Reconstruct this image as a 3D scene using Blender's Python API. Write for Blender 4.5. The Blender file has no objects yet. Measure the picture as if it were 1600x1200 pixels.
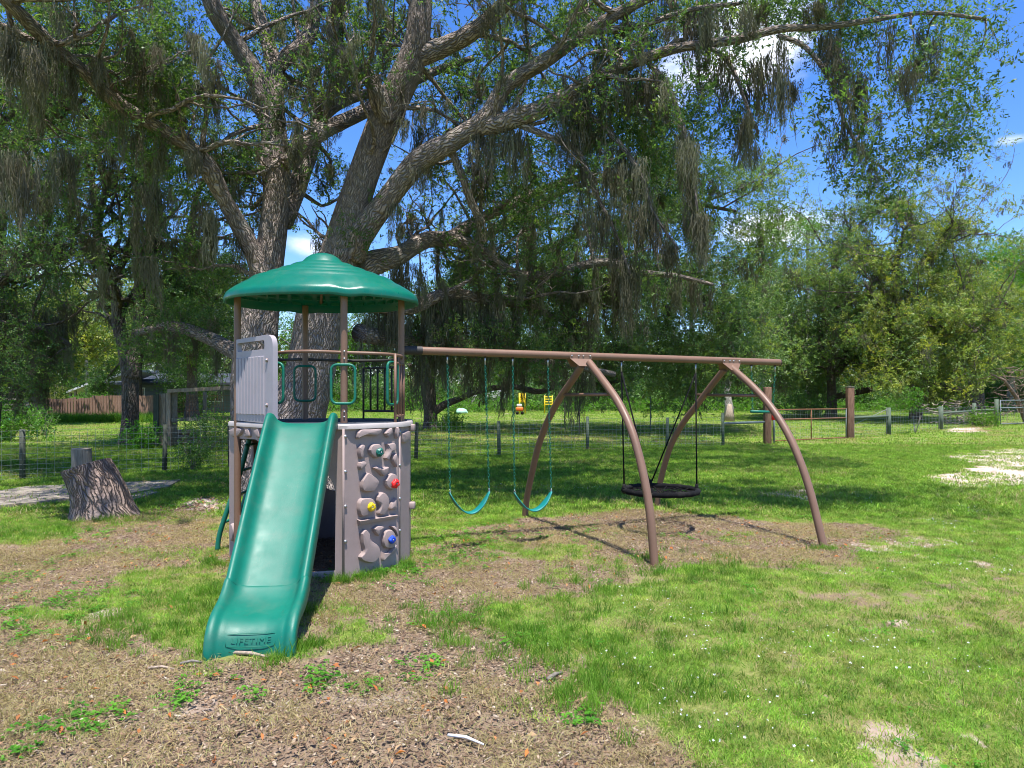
import bpy, bmesh, math, random
import numpy as np
from mathutils import Vector, Matrix, Euler
from mathutils import noise as mnoise

random.seed(7)
RNG = np.random.default_rng(11)
SC = bpy.context.scene
COL = SC.collection
F, CX, HY, CH = 1067.0, 800.0, 622.0, 1.65

# ------------------------------------------------------------------ camera, sky, sun, exposure
cam_d = bpy.data.cameras.new("camera")
cam = bpy.data.objects.new("camera", cam_d)
COL.objects.link(cam)
cam.location = (0, 0, CH)
cam.rotation_euler = (math.radians(90), 0, 0)
cam_d.sensor_width = 36.0
cam_d.lens = 36.0 * F / 1600.0
cam_d.shift_y = 22.0 / 1600.0
cam_d.clip_end = 3000.0
cam_d.clip_start = 0.05
SC.camera = cam

SUN_EL, SUN_ROT = math.radians(74), math.radians(167)
world = bpy.data.worlds.new("World")
SC.world = world
world.use_nodes = True


def sun_vec():
    return Vector((math.sin(SUN_ROT) * math.cos(SUN_EL), math.cos(SUN_ROT) * math.cos(SUN_EL), math.sin(SUN_EL)))


def build_world():
    nt = world.node_tree
    nt.nodes.clear()
    N, L = nt.nodes, nt.links
    out = N.new("ShaderNodeOutputWorld")
    bg = N.new("ShaderNodeBackground")
    sky = N.new("ShaderNodeTexSky")
    sky.sky_type = 'NISHITA'
    sky.sun_disc = False
    sky.sun_elevation = SUN_EL
    sky.sun_rotation = SUN_ROT
    sky.air_density = 1.0
    sky.dust_density = 0.15
    sky.ozone_density = 4.0
    hsv = N.new("ShaderNodeHueSaturation")
    hsv.inputs['Saturation'].default_value = 1.27
    hsv.inputs['Value'].default_value = 1.2
    hsv.inputs['Hue'].default_value = .513
    L.new(sky.outputs[0], hsv.inputs['Color'])
    tc = N.new("ShaderNodeTexCoord")
    # clouds: soft noise gathered round a few directions of the sky
    nz = N.new("ShaderNodeTexNoise")
    nz.inputs['Scale'].default_value = 7.0
    nz.inputs['Detail'].default_value = 8.0
    nz.inputs['Roughness'].default_value = 0.55
    mp = N.new("ShaderNodeMapping")
    mp.inputs['Scale'].default_value = (1, 1, 2.0)
    L.new(tc.outputs['Generated'], mp.inputs[0])
    L.new(mp.outputs[0], nz.inputs['Vector'])
    acc = None
    for (px, py, wx, wz, amp) in ((1205, 358, 105, 42, 1.0), (1150, 85, 140, 75, .95), (1080, 150, 60, 30, .5),
                                  (1585, 217, 40, 14, .7), (1598, 375, 30, 22, .6), (60, 420, 110, 40, .5),
                                  (300, 430, 200, 40, .3), (700, 470, 260, 40, .5), (490, 385, 60, 26, .8)):
        d = Vector(((px - CX) / F, 1, (HY - py) / F)).normalized()
        sub = N.new("ShaderNodeVectorMath"); sub.operation = 'SUBTRACT'
        sub.inputs[1].default_value = d
        L.new(tc.outputs['Generated'], sub.inputs[0])
        mul = N.new("ShaderNodeVectorMath"); mul.operation = 'MULTIPLY'
        mul.inputs[1].default_value = (F / wx, F / wx, F / wz)
        L.new(sub.outputs[0], mul.inputs[0])
        ln = N.new("ShaderNodeVectorMath"); ln.operation = 'LENGTH'
        L.new(mul.outputs[0], ln.inputs[0])
        mr = N.new("ShaderNodeMapRange")
        mr.interpolation_type = 'SMOOTHSTEP'
        mr.inputs['From Min'].default_value = 1.5
        mr.inputs['From Max'].default_value = 0.0
        mr.inputs['To Min'].default_value = 0.0
        mr.inputs['To Max'].default_value = amp
        L.new(ln.outputs['Value'], mr.inputs[0])
        if acc is None:
            acc = mr.outputs[0]
        else:
            mx = N.new("ShaderNodeMath"); mx.operation = 'MAXIMUM'
            L.new(acc, mx.inputs[0]); L.new(mr.outputs[0], mx.inputs[1])
            acc = mx.outputs[0]
    ad = N.new("ShaderNodeMath"); ad.operation = 'MULTIPLY_ADD'
    ad.inputs[1].default_value = 0.62
    L.new(acc, ad.inputs[0]); L.new(nz.outputs['Fac'], ad.inputs[2])
    ms = N.new("ShaderNodeMapRange")
    ms.interpolation_type = 'SMOOTHSTEP'
    ms.inputs['From Min'].default_value = 0.70
    ms.inputs['From Max'].default_value = 1.08
    L.new(ad.outputs[0], ms.inputs[0])
    mix = N.new("ShaderNodeMix"); mix.data_type = 'RGBA'
    mix.inputs[7].default_value = (6.6, 6.9, 7.5, 1)
    L.new(ms.outputs[0], mix.inputs[0])
    L.new(hsv.outputs[0], mix.inputs[6])
    L.new(mix.outputs[2], bg.inputs['Color'])
    bg.inputs['Strength'].default_value = 0.115
    L.new(bg.outputs[0], out.inputs[0])


build_world()
sun_d = bpy.data.lights.new("sun", 'SUN')
sun_d.energy = 5.0
sun_d.angle = math.radians(0.5)
sun_d.color = (1.0, 0.965, 0.91)
sun = bpy.data.objects.new("sun", sun_d)
COL.objects.link(sun)
sun.rotation_euler = (-sun_vec()).to_track_quat('-Z', 'Y').to_euler()
vs = SC.view_settings
vs.view_transform = 'Standard'
vs.look = 'None'
vs.exposure = 0.95
vs.gamma = 1.0
vs.use_curve_mapping = False
try:
    SC.cycles.max_bounces = 7
    SC.cycles.transparent_max_bounces = 4
    SC.cycles.use_denoising = True
    SC.cycles.filter_width = 1.0
    SC.cycles.denoising_prefilter = 'ACCURATE'
except Exception:
    pass


# ------------------------------------------------------------------ helpers
def ssm(a, b, x):
    t = np.clip((np.asarray(x, float) - a) / (b - a), 0, 1)
    return t * t * (3 - 2 * t)


def rise(Y):
    return 0.55 * ssm(26, 75, Y)


def W(px, py, Z):
    return Vector(((px - CX) / F * Z, Z, CH + (HY - py) / F * Z))


def G(px, Z, dz=0.0):
    return Vector(((px - CX) / F * Z, Z, float(rise(Z)) + dz))


def groundpt(px, py):
    Z = F * CH / (py - HY)
    return Vector(((px - CX) / F * Z, Z, 0))


def onplane(px, py, A, B):
    """point of the vertical plane through A and B seen at a photo position"""
    k = (px - CX) / F
    dx, dy = B[0] - A[0], B[1] - A[1]
    t = (k * A[1] - A[0]) / (dx - k * dy)
    Y = A[1] + dy * t
    return Vector((A[0] + dx * t, Y, CH + (HY - py) / F * Y)), t


_hash = RNG.random((256, 256))


def vnoise(x, y):
    x = np.asarray(x, float); y = np.asarray(y, float)
    xi = np.floor(x).astype(int); yi = np.floor(y).astype(int)
    xf = x - xi; yf = y - yi
    xf = xf * xf * (3 - 2 * xf); yf = yf * yf * (3 - 2 * yf)
    a = _hash[xi % 256, yi % 256]; b = _hash[(xi + 1) % 256, yi % 256]
    c = _hash[xi % 256, (yi + 1) % 256]; d = _hash[(xi + 1) % 256, (yi + 1) % 256]
    return (a * (1 - xf) + b * xf) * (1 - yf) + (c * (1 - xf) + d * xf) * yf


def fbm(x, y, o=4):
    s = 0; a = .5; t = 0
    for i in range(o):
        s = s + a * vnoise(x * 2 ** i + 17 * i, y * 2 ** i + 5 * i); t += a; a *= .5
    return s / t


class MB:
    def __init__(s):
        s.v = []; s.f = []; s.uv = []

    def add(s, vs_, fs_, uvs=None):
        o = len(s.v)
        s.v.extend([tuple(p) for p in vs_])
        s.f.extend([tuple(i + o for i in f) for f in fs_])
        if uvs is not None:
            s.uv.extend(uvs)
        return s

    def box(s, c, d, rot=None):
        c = Vector(c); hx, hy, hz = d[0] / 2, d[1] / 2, d[2] / 2
        P = [Vector((sx * hx, sy * hy, sz * hz)) for sx in (-1, 1) for sy in (-1, 1) for sz in (-1, 1)]
        if rot is not None:
            P = [rot @ p for p in P]
        P = [p + c for p in P]
        return s.add(P, [(0, 1, 3, 2), (4, 6, 7, 5), (0, 4, 5, 1), (2, 3, 7, 6), (0, 2, 6, 4), (1, 5, 7, 3)])

    def beam(s, A, B, w, h):
        """box from A to B, w wide (horizontal), h high"""
        A = Vector(A); B = Vector(B); d = B - A
        x = d.normalized()
        y = Vector((-x.y, x.x, 0))
        y = y.normalized() if y.length > 1e-5 else Vector((0, 1, 0))
        z = x.cross(y)
        R = Matrix((x, y, z)).transposed()
        return s.box((A + B) / 2, (d.length, w, h), R)

    def tube(s, pts, rad, n=8, cap=True, uv=False, bump=0.0, seed=0, freq=1.0):
        pts = [Vector(p) for p in pts]
        m = len(pts)
        if not hasattr(rad, '__len__'):
            rad = [rad] * m
        T = []
        for i in range(m):
            t = (pts[min(i + 1, m - 1)] - pts[max(i - 1, 0)])
            T.append(t.normalized() if t.length > 1e-9 else Vector((0, 0, 1)))
        ref = Vector((0, 1, 0)) if abs(T[0].y) < .9 else Vector((1, 0, 0))
        nrm = (ref - T[0] * ref.dot(T[0])).normalized()
        V = []; UV = []; ln = 0
        for i in range(m):
            if i:
                ln += (pts[i] - pts[i - 1]).length
                nrm = nrm - T[i] * nrm.dot(T[i])
                nrm = nrm.normalized() if nrm.length > 1e-6 else Vector((1, 0, 0))
            b = T[i].cross(nrm)
            for j in range(n):
                a = 2 * math.pi * j / n
                d = nrm * math.cos(a) + b * math.sin(a)
                r = rad[i]
                if bump:
                    p = pts[i] + d * r
                    r *= 1 + bump * (mnoise.noise(p * freq + Vector((seed, 0, 0))) * .7 + mnoise.noise(p * freq * 3.1) * .35)
                V.append(pts[i] + d * r)
        Fc = []
        rm = sum(rad) / m
        ls = [0]
        for i in range(1, m):
            ls.append(ls[-1] + (pts[i] - pts[i - 1]).length)
        for i in range(m - 1):
            for j in range(n):
                k = (j + 1) % n
                Fc.append((i * n + j, i * n + k, (i + 1) * n + k, (i + 1) * n + j))
                if uv:
                    c = 2 * math.pi * rm / n
                    UV += [(j * c, ls[i]), ((j + 1) * c, ls[i]), ((j + 1) * c, ls[i + 1]), (j * c, ls[i + 1])]
        if cap:
            Fc.append(tuple(range(n))[::-1]); Fc.append(tuple((m - 1) * n + j for j in range(n)))
            if uv:
                UV += [(0.1 * math.cos(j), .1 * math.sin(j)) for j in range(n)] * 2
        return s.add(V, Fc, UV if uv else None)

    def lathe(s, prof, c, n=48, cap=False):
        V = [(c[0] + r * math.cos(2 * math.pi * j / n), c[1] + r * math.sin(2 * math.pi * j / n), c[2] + z)
             for r, z in prof for j in range(n)]
        Fc = [(i * n + j, i * n + (j + 1) % n, (i + 1) * n + (j + 1) % n, (i + 1) * n + j)
              for i in range(len(prof) - 1) for j in range(n)]
        if cap:
            Fc.append(tuple(range(n))); Fc.append(tuple((len(prof) - 1) * n + j for j in range(n)))
        return s.add(V, Fc)

    def build(s, name, mat, parent=None, smooth=True, origin=None, bevel=0, solid=0, auto=None):
        me = bpy.data.meshes.new(name)
        V = s.v
        if origin is None and parent is None:
            origin = Vector(V[0]) * 0
        o3 = Vector(origin) if origin is not None else Vector((0, 0, 0))
        if parent is not None:
            o3 = parent.get('_o', None)
            o3 = Vector(o3) if o3 is not None else Vector((0, 0, 0))
        me.from_pydata([tuple(Vector(p) - o3) for p in V], [], s.f)
        if s.uv and len(s.uv) == sum(len(f) for f in s.f):
            ul = me.uv_layers.new(name="UVMap")
            ul.data.foreach_set("uv", np.array(s.uv, dtype=np.float32).ravel())
        if mat is not None:
            me.materials.append(mat)
        me.update()
        me.validate()
        if smooth:
            me.polygons.foreach_set("use_smooth", [True] * len(me.polygons))
            if auto:
                try:
                    me.set_sharp_from_angle(angle=math.radians(auto))
                except Exception:
                    pass
        o = bpy.data.objects.new(name, me)
        COL.objects.link(o)
        if parent is not None:
            o.parent = parent
            if '_o' in parent:
                o['_o'] = parent['_o']
                if parent.parent is not None or parent.type == 'MESH':
                    pass
        else:
            o.location = o3
            o['_o'] = list(o3)
        if bevel:
            b = o.modifiers.new("bevel", 'BEVEL'); b.width = bevel; b.segments = 2; b.limit_method = 'ANGLE'
        if solid:
            b = o.modifiers.new("solid", 'SOLIDIFY'); b.thickness = solid; b.offset = -1
        return o


def empty(name, loc=(0, 0, 0)):
    o = bpy.data.objects.new(name, None)
    o.empty_display_size = 0.2
    COL.objects.link(o)
    o.location = loc
    o['_o'] = list(loc)
    return o


def tag(o, label=None, cat=None, group=None, kind=None):
    if label: o['label'] = label
    if cat: o['category'] = cat
    if group: o['group'] = group
    if kind: o['kind'] = kind
    return o


def smoothpath(P, n=6):
    """Catmull-Rom through P (lists of equal-length tuples)"""
    P = [np.array(p, float) for p in P]
    out = []
    for i in range(len(P) - 1):
        p0 = P[max(i - 1, 0)]; p1 = P[i]; p2 = P[i + 1]; p3 = P[min(i + 2, len(P) - 1)]
        for k in range(n):
            t = k / n
            out.append(.5 * ((2 * p1) + (-p0 + p2) * t + (2 * p0 - 5 * p1 + 4 * p2 - p3) * t * t + (-p0 + 3 * p1 - 3 * p2 + p3) * t ** 3))
    out.append(P[-1])
    return out


# ------------------------------------------------------------------ materials
def mat(name, rgb, rough=0.6, spec=0.4):
    m = bpy.data.materials.new(name)
    m.use_nodes = True
    b = m.node_tree.nodes['Principled BSDF']
    b.inputs['Base Color'].default_value = (*rgb, 1)
    b.inputs['Roughness'].default_value = rough
    b.inputs['Specular IOR Level'].default_value = spec
    return m


def nn(m, t, **kw):
    n = m.node_tree.nodes.new(t)
    for k, v in kw.items():
        setattr(n, k, v)
    return n


def ramp(m, fac, stops):
    r = nn(m, "ShaderNodeValToRGB")
    e = r.color_ramp.elements
    while len(e) < len(stops):
        e.new(.5)
    for i, (p, c) in enumerate(stops):
        e[i].position = p; e[i].color = (*c, 1)
    m.node_tree.links.new(fac, r.inputs[0])
    return r.outputs[0]


def noise_tex(m, scale, detail=4, vec=None, rough=.5, mapping=None):
    n = nn(m, "ShaderNodeTexNoise")
    n.inputs['Scale'].default_value = scale
    n.inputs['Detail'].default_value = detail
    n.inputs['Roughness'].default_value = rough
    if vec is None:
        vec = nn(m, "ShaderNodeTexCoord").outputs['Object']
    if mapping:
        mp = nn(m, "ShaderNodeMapping"); mp.inputs['Scale'].default_value = mapping
        m.node_tree.links.new(vec, mp.inputs[0]); vec = mp.outputs[0]
    m.node_tree.links.new(vec, n.inputs['Vector'])
    return n.outputs['Fac']


def bump(m, h, dist=.01, strength=1.0):
    b = nn(m, "ShaderNodeBump")
    b.inputs['Distance'].default_value = dist
    b.inputs['Strength'].default_value = strength
    m.node_tree.links.new(h, b.inputs['Height'])
    m.node_tree.links.new(b.outputs[0], m.node_tree.nodes['Principled BSDF'].inputs['Normal'])
    return b


def setcol(m, out):
    m.node_tree.links.new(out, m.node_tree.nodes['Principled BSDF'].inputs['Base Color'])


def plastic(name, rgb, rough=.35, var=.12, grain=.0006, dirt=.22):
    """moulded or coated surface with uneven fading, dusty film, specks and fine scuffs"""
    m = mat(name, rgb, rough, .38)
    L = m.node_tree.links
    f = noise_tex(m, 3.0, 6, rough=.7)
    a = [c * (1 - var) for c in rgb]; b = [min(1, c * (1 + var)) for c in rgb]
    base = ramp(m, f, [(.3, a), (.7, b)])
    film = nn(m, "ShaderNodeMapRange"); film.inputs['From Min'].default_value = .5; film.inputs['From Max'].default_value = .8
    film.inputs['To Max'].default_value = dirt
    L.new(noise_tex(m, 5.5, 8, rough=.72), film.inputs[0])
    speck = nn(m, "ShaderNodeMapRange"); speck.inputs['From Min'].default_value = .68; speck.inputs['From Max'].default_value = .74
    speck.inputs['To Max'].default_value = dirt * 1.6
    L.new(noise_tex(m, 70, 3, rough=.6), speck.inputs[0])
    scuff = nn(m, "ShaderNodeMapRange"); scuff.inputs['From Min'].default_value = .66; scuff.inputs['From Max'].default_value = .72
    scuff.inputs['To Max'].default_value = dirt
    L.new(noise_tex(m, 9, 5, rough=.6, mapping=(9, .8, .8)), scuff.inputs[0])
    mx = nn(m, "ShaderNodeMath", operation='MAXIMUM'); L.new(film.outputs[0], mx.inputs[0]); L.new(speck.outputs[0], mx.inputs[1])
    mx2 = nn(m, "ShaderNodeMath", operation='MAXIMUM'); L.new(mx.outputs[0], mx2.inputs[0]); L.new(scuff.outputs[0], mx2.inputs[1])
    mc = nn(m, "ShaderNodeMix", data_type='RGBA')
    L.new(mx2.outputs[0], mc.inputs[0]); L.new(base, mc.inputs[6]); mc.inputs[7].default_value = (.17, .15, .115, 1)
    setcol(m, mc.outputs[2])
    g = noise_tex(m, 220, 2)
    bump(m, g, grain)
    r = nn(m, "ShaderNodeMapRange")
    r.inputs['To Min'].default_value = rough * .8; r.inputs['To Max'].default_value = rough * 1.6
    L.new(noise_tex(m, 9, 5), r.inputs[0])
    L.new(r.outputs[0], m.node_tree.nodes['Principled BSDF'].inputs['Roughness'])
    return m


def bark(name, dark, light, scale=9.0, depth=.03, lichen=(.42, .43, .38)):
    m = mat(name, light, .95, .15)
    L = m.node_tree.links
    uv = nn(m, "ShaderNodeUVMap").outputs[0]
    wob = nn(m, "ShaderNodeTexNoise"); wob.inputs['Scale'].default_value = 3.5; wob.inputs['Detail'].default_value = 4
    L.new(uv, wob.inputs['Vector'])
    sc = nn(m, "ShaderNodeVectorMath", operation='SCALE'); sc.inputs['Scale'].default_value = .22
    L.new(wob.outputs['Color'], sc.inputs[0])
    ad = nn(m, "ShaderNodeVectorMath", operation='ADD')
    L.new(uv, ad.inputs[0]); L.new(sc.outputs[0], ad.inputs[1])
    mp = nn(m, "ShaderNodeMapping"); mp.inputs['Scale'].default_value = (scale * 3.0, scale * .55, 1)
    L.new(ad.outputs[0], mp.inputs[0])
    vo = nn(m, "ShaderNodeTexVoronoi"); vo.feature = 'DISTANCE_TO_EDGE'; vo.voronoi_dimensions = '2D'
    vo.inputs['Scale'].default_value = 1.0
    L.new(mp.outputs[0], vo.inputs['Vector'])
    mr = nn(m, "ShaderNodeMapRange"); mr.inputs['From Max'].default_value = .28
    L.new(vo.outputs['Distance'], mr.inputs[0])
    f1 = noise_tex(m, 40, 5, vec=uv)
    mul = nn(m, "ShaderNodeMath", operation='MULTIPLY_ADD')
    mul.inputs[1].default_value = .5
    L.new(f1, mul.inputs[0]); L.new(mr.outputs[0], mul.inputs[2])
    c1 = ramp(m, mul.outputs[0], [(.1, dark), (.4, [(.35 * a + .65 * b) for a, b in zip(dark, light)]), (1.0, light)])
    f2 = noise_tex(m, 1.3, 5, rough=.7)
    mx = nn(m, "ShaderNodeMix", data_type='RGBA')
    mr2 = nn(m, "ShaderNodeMapRange"); mr2.inputs['From Min'].default_value = .5; mr2.inputs['From Max'].default_value = .72
    mr2.inputs['To Max'].default_value = .55
    L.new(f2, mr2.inputs[0]); L.new(mr2.outputs[0], mx.inputs[0])
    L.new(c1, mx.inputs[6])
    mm = nn(m, "ShaderNodeMix", data_type='RGBA', blend_type='MULTIPLY'); mm.inputs[0].default_value = .8
    L.new(c1, mm.inputs[6]); mm.inputs[7].default_value = (*lichen, 1)
    mx.inputs[7].default_value = (*lichen, 1)
    L.new(mx.outputs[2], m.node_tree.nodes['Principled BSDF'].inputs['Base Color'])
    bump(m, mul.outputs[0], depth, 1.0)
    return m


def leafmat(name, stops, trans=.35, rough=.45, spec=.35, sat_noise=.35, nscale=.8):
    m = mat(name, stops[0], rough, spec)
    L = m.node_tree.links
    oi = nn(m, "ShaderNodeObjectInfo")
    n = len(stops)
    c = ramp(m, oi.outputs['Random'], [((i + .0) / max(1, n - 1), s) for i, s in enumerate(stops)])
    g = nn(m, "ShaderNodeNewGeometry")
    nz = nn(m, "ShaderNodeTexNoise"); nz.inputs['Scale'].default_value = nscale; nz.inputs['Detail'].default_value = 6; nz.inputs['Roughness'].default_value = .65
    L.new(g.outputs['Position'], nz.inputs['Vector'])
    mr = nn(m, "ShaderNodeMapRange"); mr.inputs['From Min'].default_value = .3; mr.inputs['From Max'].default_value = .7
    mr.inputs['To Min'].default_value = 1 - sat_noise; mr.inputs['To Max'].default_value = 1 + sat_noise
    L.new(nz.outputs['Fac'], mr.inputs[0])
    vm = nn(m, "ShaderNodeVectorMath", operation='SCALE')
    L.new(c, vm.inputs[0]); L.new(mr.outputs[0], vm.inputs['Scale'])
    b = m.node_tree.nodes['Principled BSDF']
    L.new(vm.outputs[0], b.inputs['Base Color'])
    tr = nn(m, "ShaderNodeBsdfTranslucent")
    sc = nn(m, "ShaderNodeMix", data_type='RGBA', blend_type='MULTIPLY'); sc.inputs[0].default_value = 1
    sc.inputs[7].default_value = (1.5, 1.6, .7, 1)
    L.new(vm.outputs[0], sc.inputs[6])
    L.new(sc.outputs[2], tr.inputs['Color'])
    ms = nn(m, "ShaderNodeMixShader"); ms.inputs[0].default_value = trans
    L.new(b.outputs[0], ms.inputs[1]); L.new(tr.outputs[0], ms.inputs[2])
    L.new(ms.outputs[0], m.node_tree.nodes['Material Output'].inputs['Surface'])
    return m


GREEN = (0.002, 0.125, 0.082)
M = {}
M['green'] = plastic('green_plastic', GREEN, .4, .12)
M['roofgreen'] = plastic('green_roof_plastic', (0.002, 0.12, 0.078), .26, .1)
M['greenmetal'] = plastic('green_coated_metal', (.0025, .125, .08), .35, .1)
M['taupe'] = plastic('taupe_plastic', (.305, .232, .215), .55, .09, .0012)
M['panel'] = plastic('pale_plastic', (.33, .295, .32), .5, .05)
M['rim'] = plastic('cream_plastic', (.40, .355, .335), .5, .08)
M['brown'] = plastic('brown_steel', (.175, .098, .064), .38, .12)
M['dark'] = plastic('dark_steel', (.03, .026, .024), .5, .2)
M['black'] = plastic('black_webbing', (.006, .006, .007), .8, .3)
M['black'].node_tree.nodes['Principled BSDF'].inputs['Specular IOR Level'].default_value = .15
M['seat'] = plastic('teal_rubber', (.003, .17, .155), .4, .08)
M['steel'] = mat('galvanised_steel', (.45, .45, .46), .35, .5); M['steel'].node_tree.nodes['Principled BSDF'].inputs['Metallic'].default_value = .8
for k, c in (('yellow', (.75, .52, .01)), ('red', (.7, .015, .015)), ('blue', (.01, .06, .5)), ('holdgreen', (.005, .12, .09))):
    M[k] = plastic(k + '_plastic', c, .35, .08)
M['bark'] = bark('oak_bark', (.045, .034, .027), (.36, .29, .25), 10.5, .05, (.30, .31, .26))
M['barkdark'] = bark('dark_oak_bark', (.018, .014, .012), (.16, .125, .105), 6.0, .05, (.22, .23, .18))
M['barkfar'] = bark('pale_far_bark', (.08, .07, .06), (.36, .33, .29), 4.0, .02)
M['stump'] = bark('stump_bark', (.03, .018, .013), (.32, .235, .19), 9.0, .045, (.30, .25, .21))


def wood(name, a, b, sc=(2, 2, 30)):
    m = mat(name, a, .85, .2)
    f = noise_tex(m, 3.0, 6, mapping=sc, rough=.65)
    setcol(m, ramp(m, f, [(.3, a), (.7, b)]))
    bump(m, f, .004)
    return m


M['greywood'] = wood('weathered_grey_wood', (.1, .085, .07), (.27, .24, .2), (12, 12, 1.2))
M['postdark'] = wood('dark_mossy_post', (.035, .04, .03), (.10, .11, .085), (12, 12, 1.2))
M['tanwood'] = wood('weathered_tan_wood', (.2, .14, .1), (.45, .36, .28), (12, 12, 1.2))
M['redwood'] = wood('reddish_brown_wood', (.1, .05, .035), (.26, .15, .1), (12, 12, 1.2))
M['greenwood'] = wood('mossy_green_wood', (.05, .075, .05), (.15, .18, .13), (12, 12, 1.2))
M['board'] = wood('cedar_board', (.15, .085, .06), (.33, .21, .16), (10, 10, 1.5))
M['wire'] = mat('fence_wire', (.30, .31, .30), .6, .3); M['wire'].node_tree.nodes['Principled BSDF'].inputs['Metallic'].default_value = .5
M['rust'] = plastic('rusty_pipe', (.2, .085, .04), .8, .3)
M['galv'] = plastic('galvanised_pipe', (.15, .18, .175), .6, .2)
M['housewall'] = wood('blue_grey_siding', (.09, .11, .135), (.15, .18, .21), (.5, .5, 9))
M['roofsheet'] = wood('pale_roof_sheet', (.4, .4, .4), (.6, .6, .6))
M['roofdark'] = wood('dark_shingles', (.03, .035, .045), (.07, .08, .1), (8, 8, 8))
M['white'] = plastic('white_paint', (.7, .7, .7), .5, .1)
M['orange'] = plastic('orange_paint', (.7, .15, .02), .5, .1)
M['glass'] = mat('dark_glass', (.02, .025, .03), .08, .6)
M['cyan'] = plastic('cyan_plastic', (.01, .35, .5), .4, .1)
M['concrete'] = wood('stained_concrete', (.14, .11, .085), (.32, .28, .23), (1, 1, 1))
M['insul'] = mat('grey_pole_wood', (.3, .27, .23), .9)

oakleaf = [(.045, .095, .03), (.075, .145, .04), (.12, .20, .05), (.065, .13, .045), (.19, .26, .06)]
M['leaf'] = leafmat('oak_leaf', oakleaf, .45)
M['leafyel'] = leafmat('yellow_oak_leaf', [(.07, .12, .03), (.13, .18, .03), (.21, .23, .035), (.10, .15, .04), (.25, .24, .035)], .4)
M['leafgrey'] = leafmat('grey_green_oak_leaf', [(.085, .15, .05), (.13, .21, .07), (.17, .24, .09), (.10, .18, .05), (.23, .28, .06)], .42)
M['leafolive'] = leafmat('olive_oak_leaf', [(.08, .15, .05), (.15, .22, .055), (.26, .29, .05), (.10, .18, .06), (.32, .32, .055), (.12, .20, .06)], .42, sat_noise=.5)
M['leafbright'] = leafmat('bright_green_leaf', [(.05, .15, .012), (.09, .23, .02), (.13, .27, .03), (.07, .18, .02)], .45)
M['leafdark'] = leafmat('dark_shrub_leaf', [(.045, .11, .028), (.075, .16, .035), (.12, .23, .045), (.055, .13, .03)], .35)
M['twig'] = mat('twig', (.12, .095, .075), .9, .1)
M['moss'] = leafmat('spanish_moss', [(.14, .14, .095), (.10, .09, .062), (.19, .19, .135), (.12, .10, .078)], .3, .95, .05, .3)
M['grass'] = leafmat('lawn_grass', [(.095, .195, .022), (.15, .275, .033), (.23, .37, .05), (.12, .24, .03), (.33, .37, .09), (.075, .16, .022)], .4, .6, .2, .6, 4.0)
M['tallgrass'] = leafmat('rough_grass', [(.06, .15, .015), (.10, .22, .02), (.15, .28, .03)], .4, .6, .2, .3)
M['weed'] = leafmat('clover_leaf', [(.05, .18, .015), (.09, .26, .02), (.12, .30, .03)], .4, .5, .25, .2)
M['straw'] = leafmat('dry_grass', [(.32, .245, .12), (.26, .215, .09), (.40, .32, .18), (.22, .24, .075)], .3, .7, .2, .25)
M['chip'] = leafmat('wood_chip', [(.09, .055, .038), (.32, .22, .13), (.17, .10, .06), (.40, .31, .21), (.07, .045, .033), (.24, .15, .09), (.19, .12, .08), (.46, .39, .30)], .0, .85, .15, .15)
M['deadleaf'] = leafmat('dead_oak_leaf', [(.38, .12, .035), (.26, .12, .05), (.5, .16, .04), (.34, .22, .12), (.45, .30, .17)], .2, .7, .2, .1)
M['flower'] = mat('white_petal', (.75, .77, .82), .6)
M['deadbrush'] = leafmat('dead_twig', [(.2, .14, .11), (.32, .26, .22), (.26, .16, .12)], .0, .9, .1, .2)
M['pinkflower'] = mat('yellow_petal', (.7, .6, .05), .6)


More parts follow.
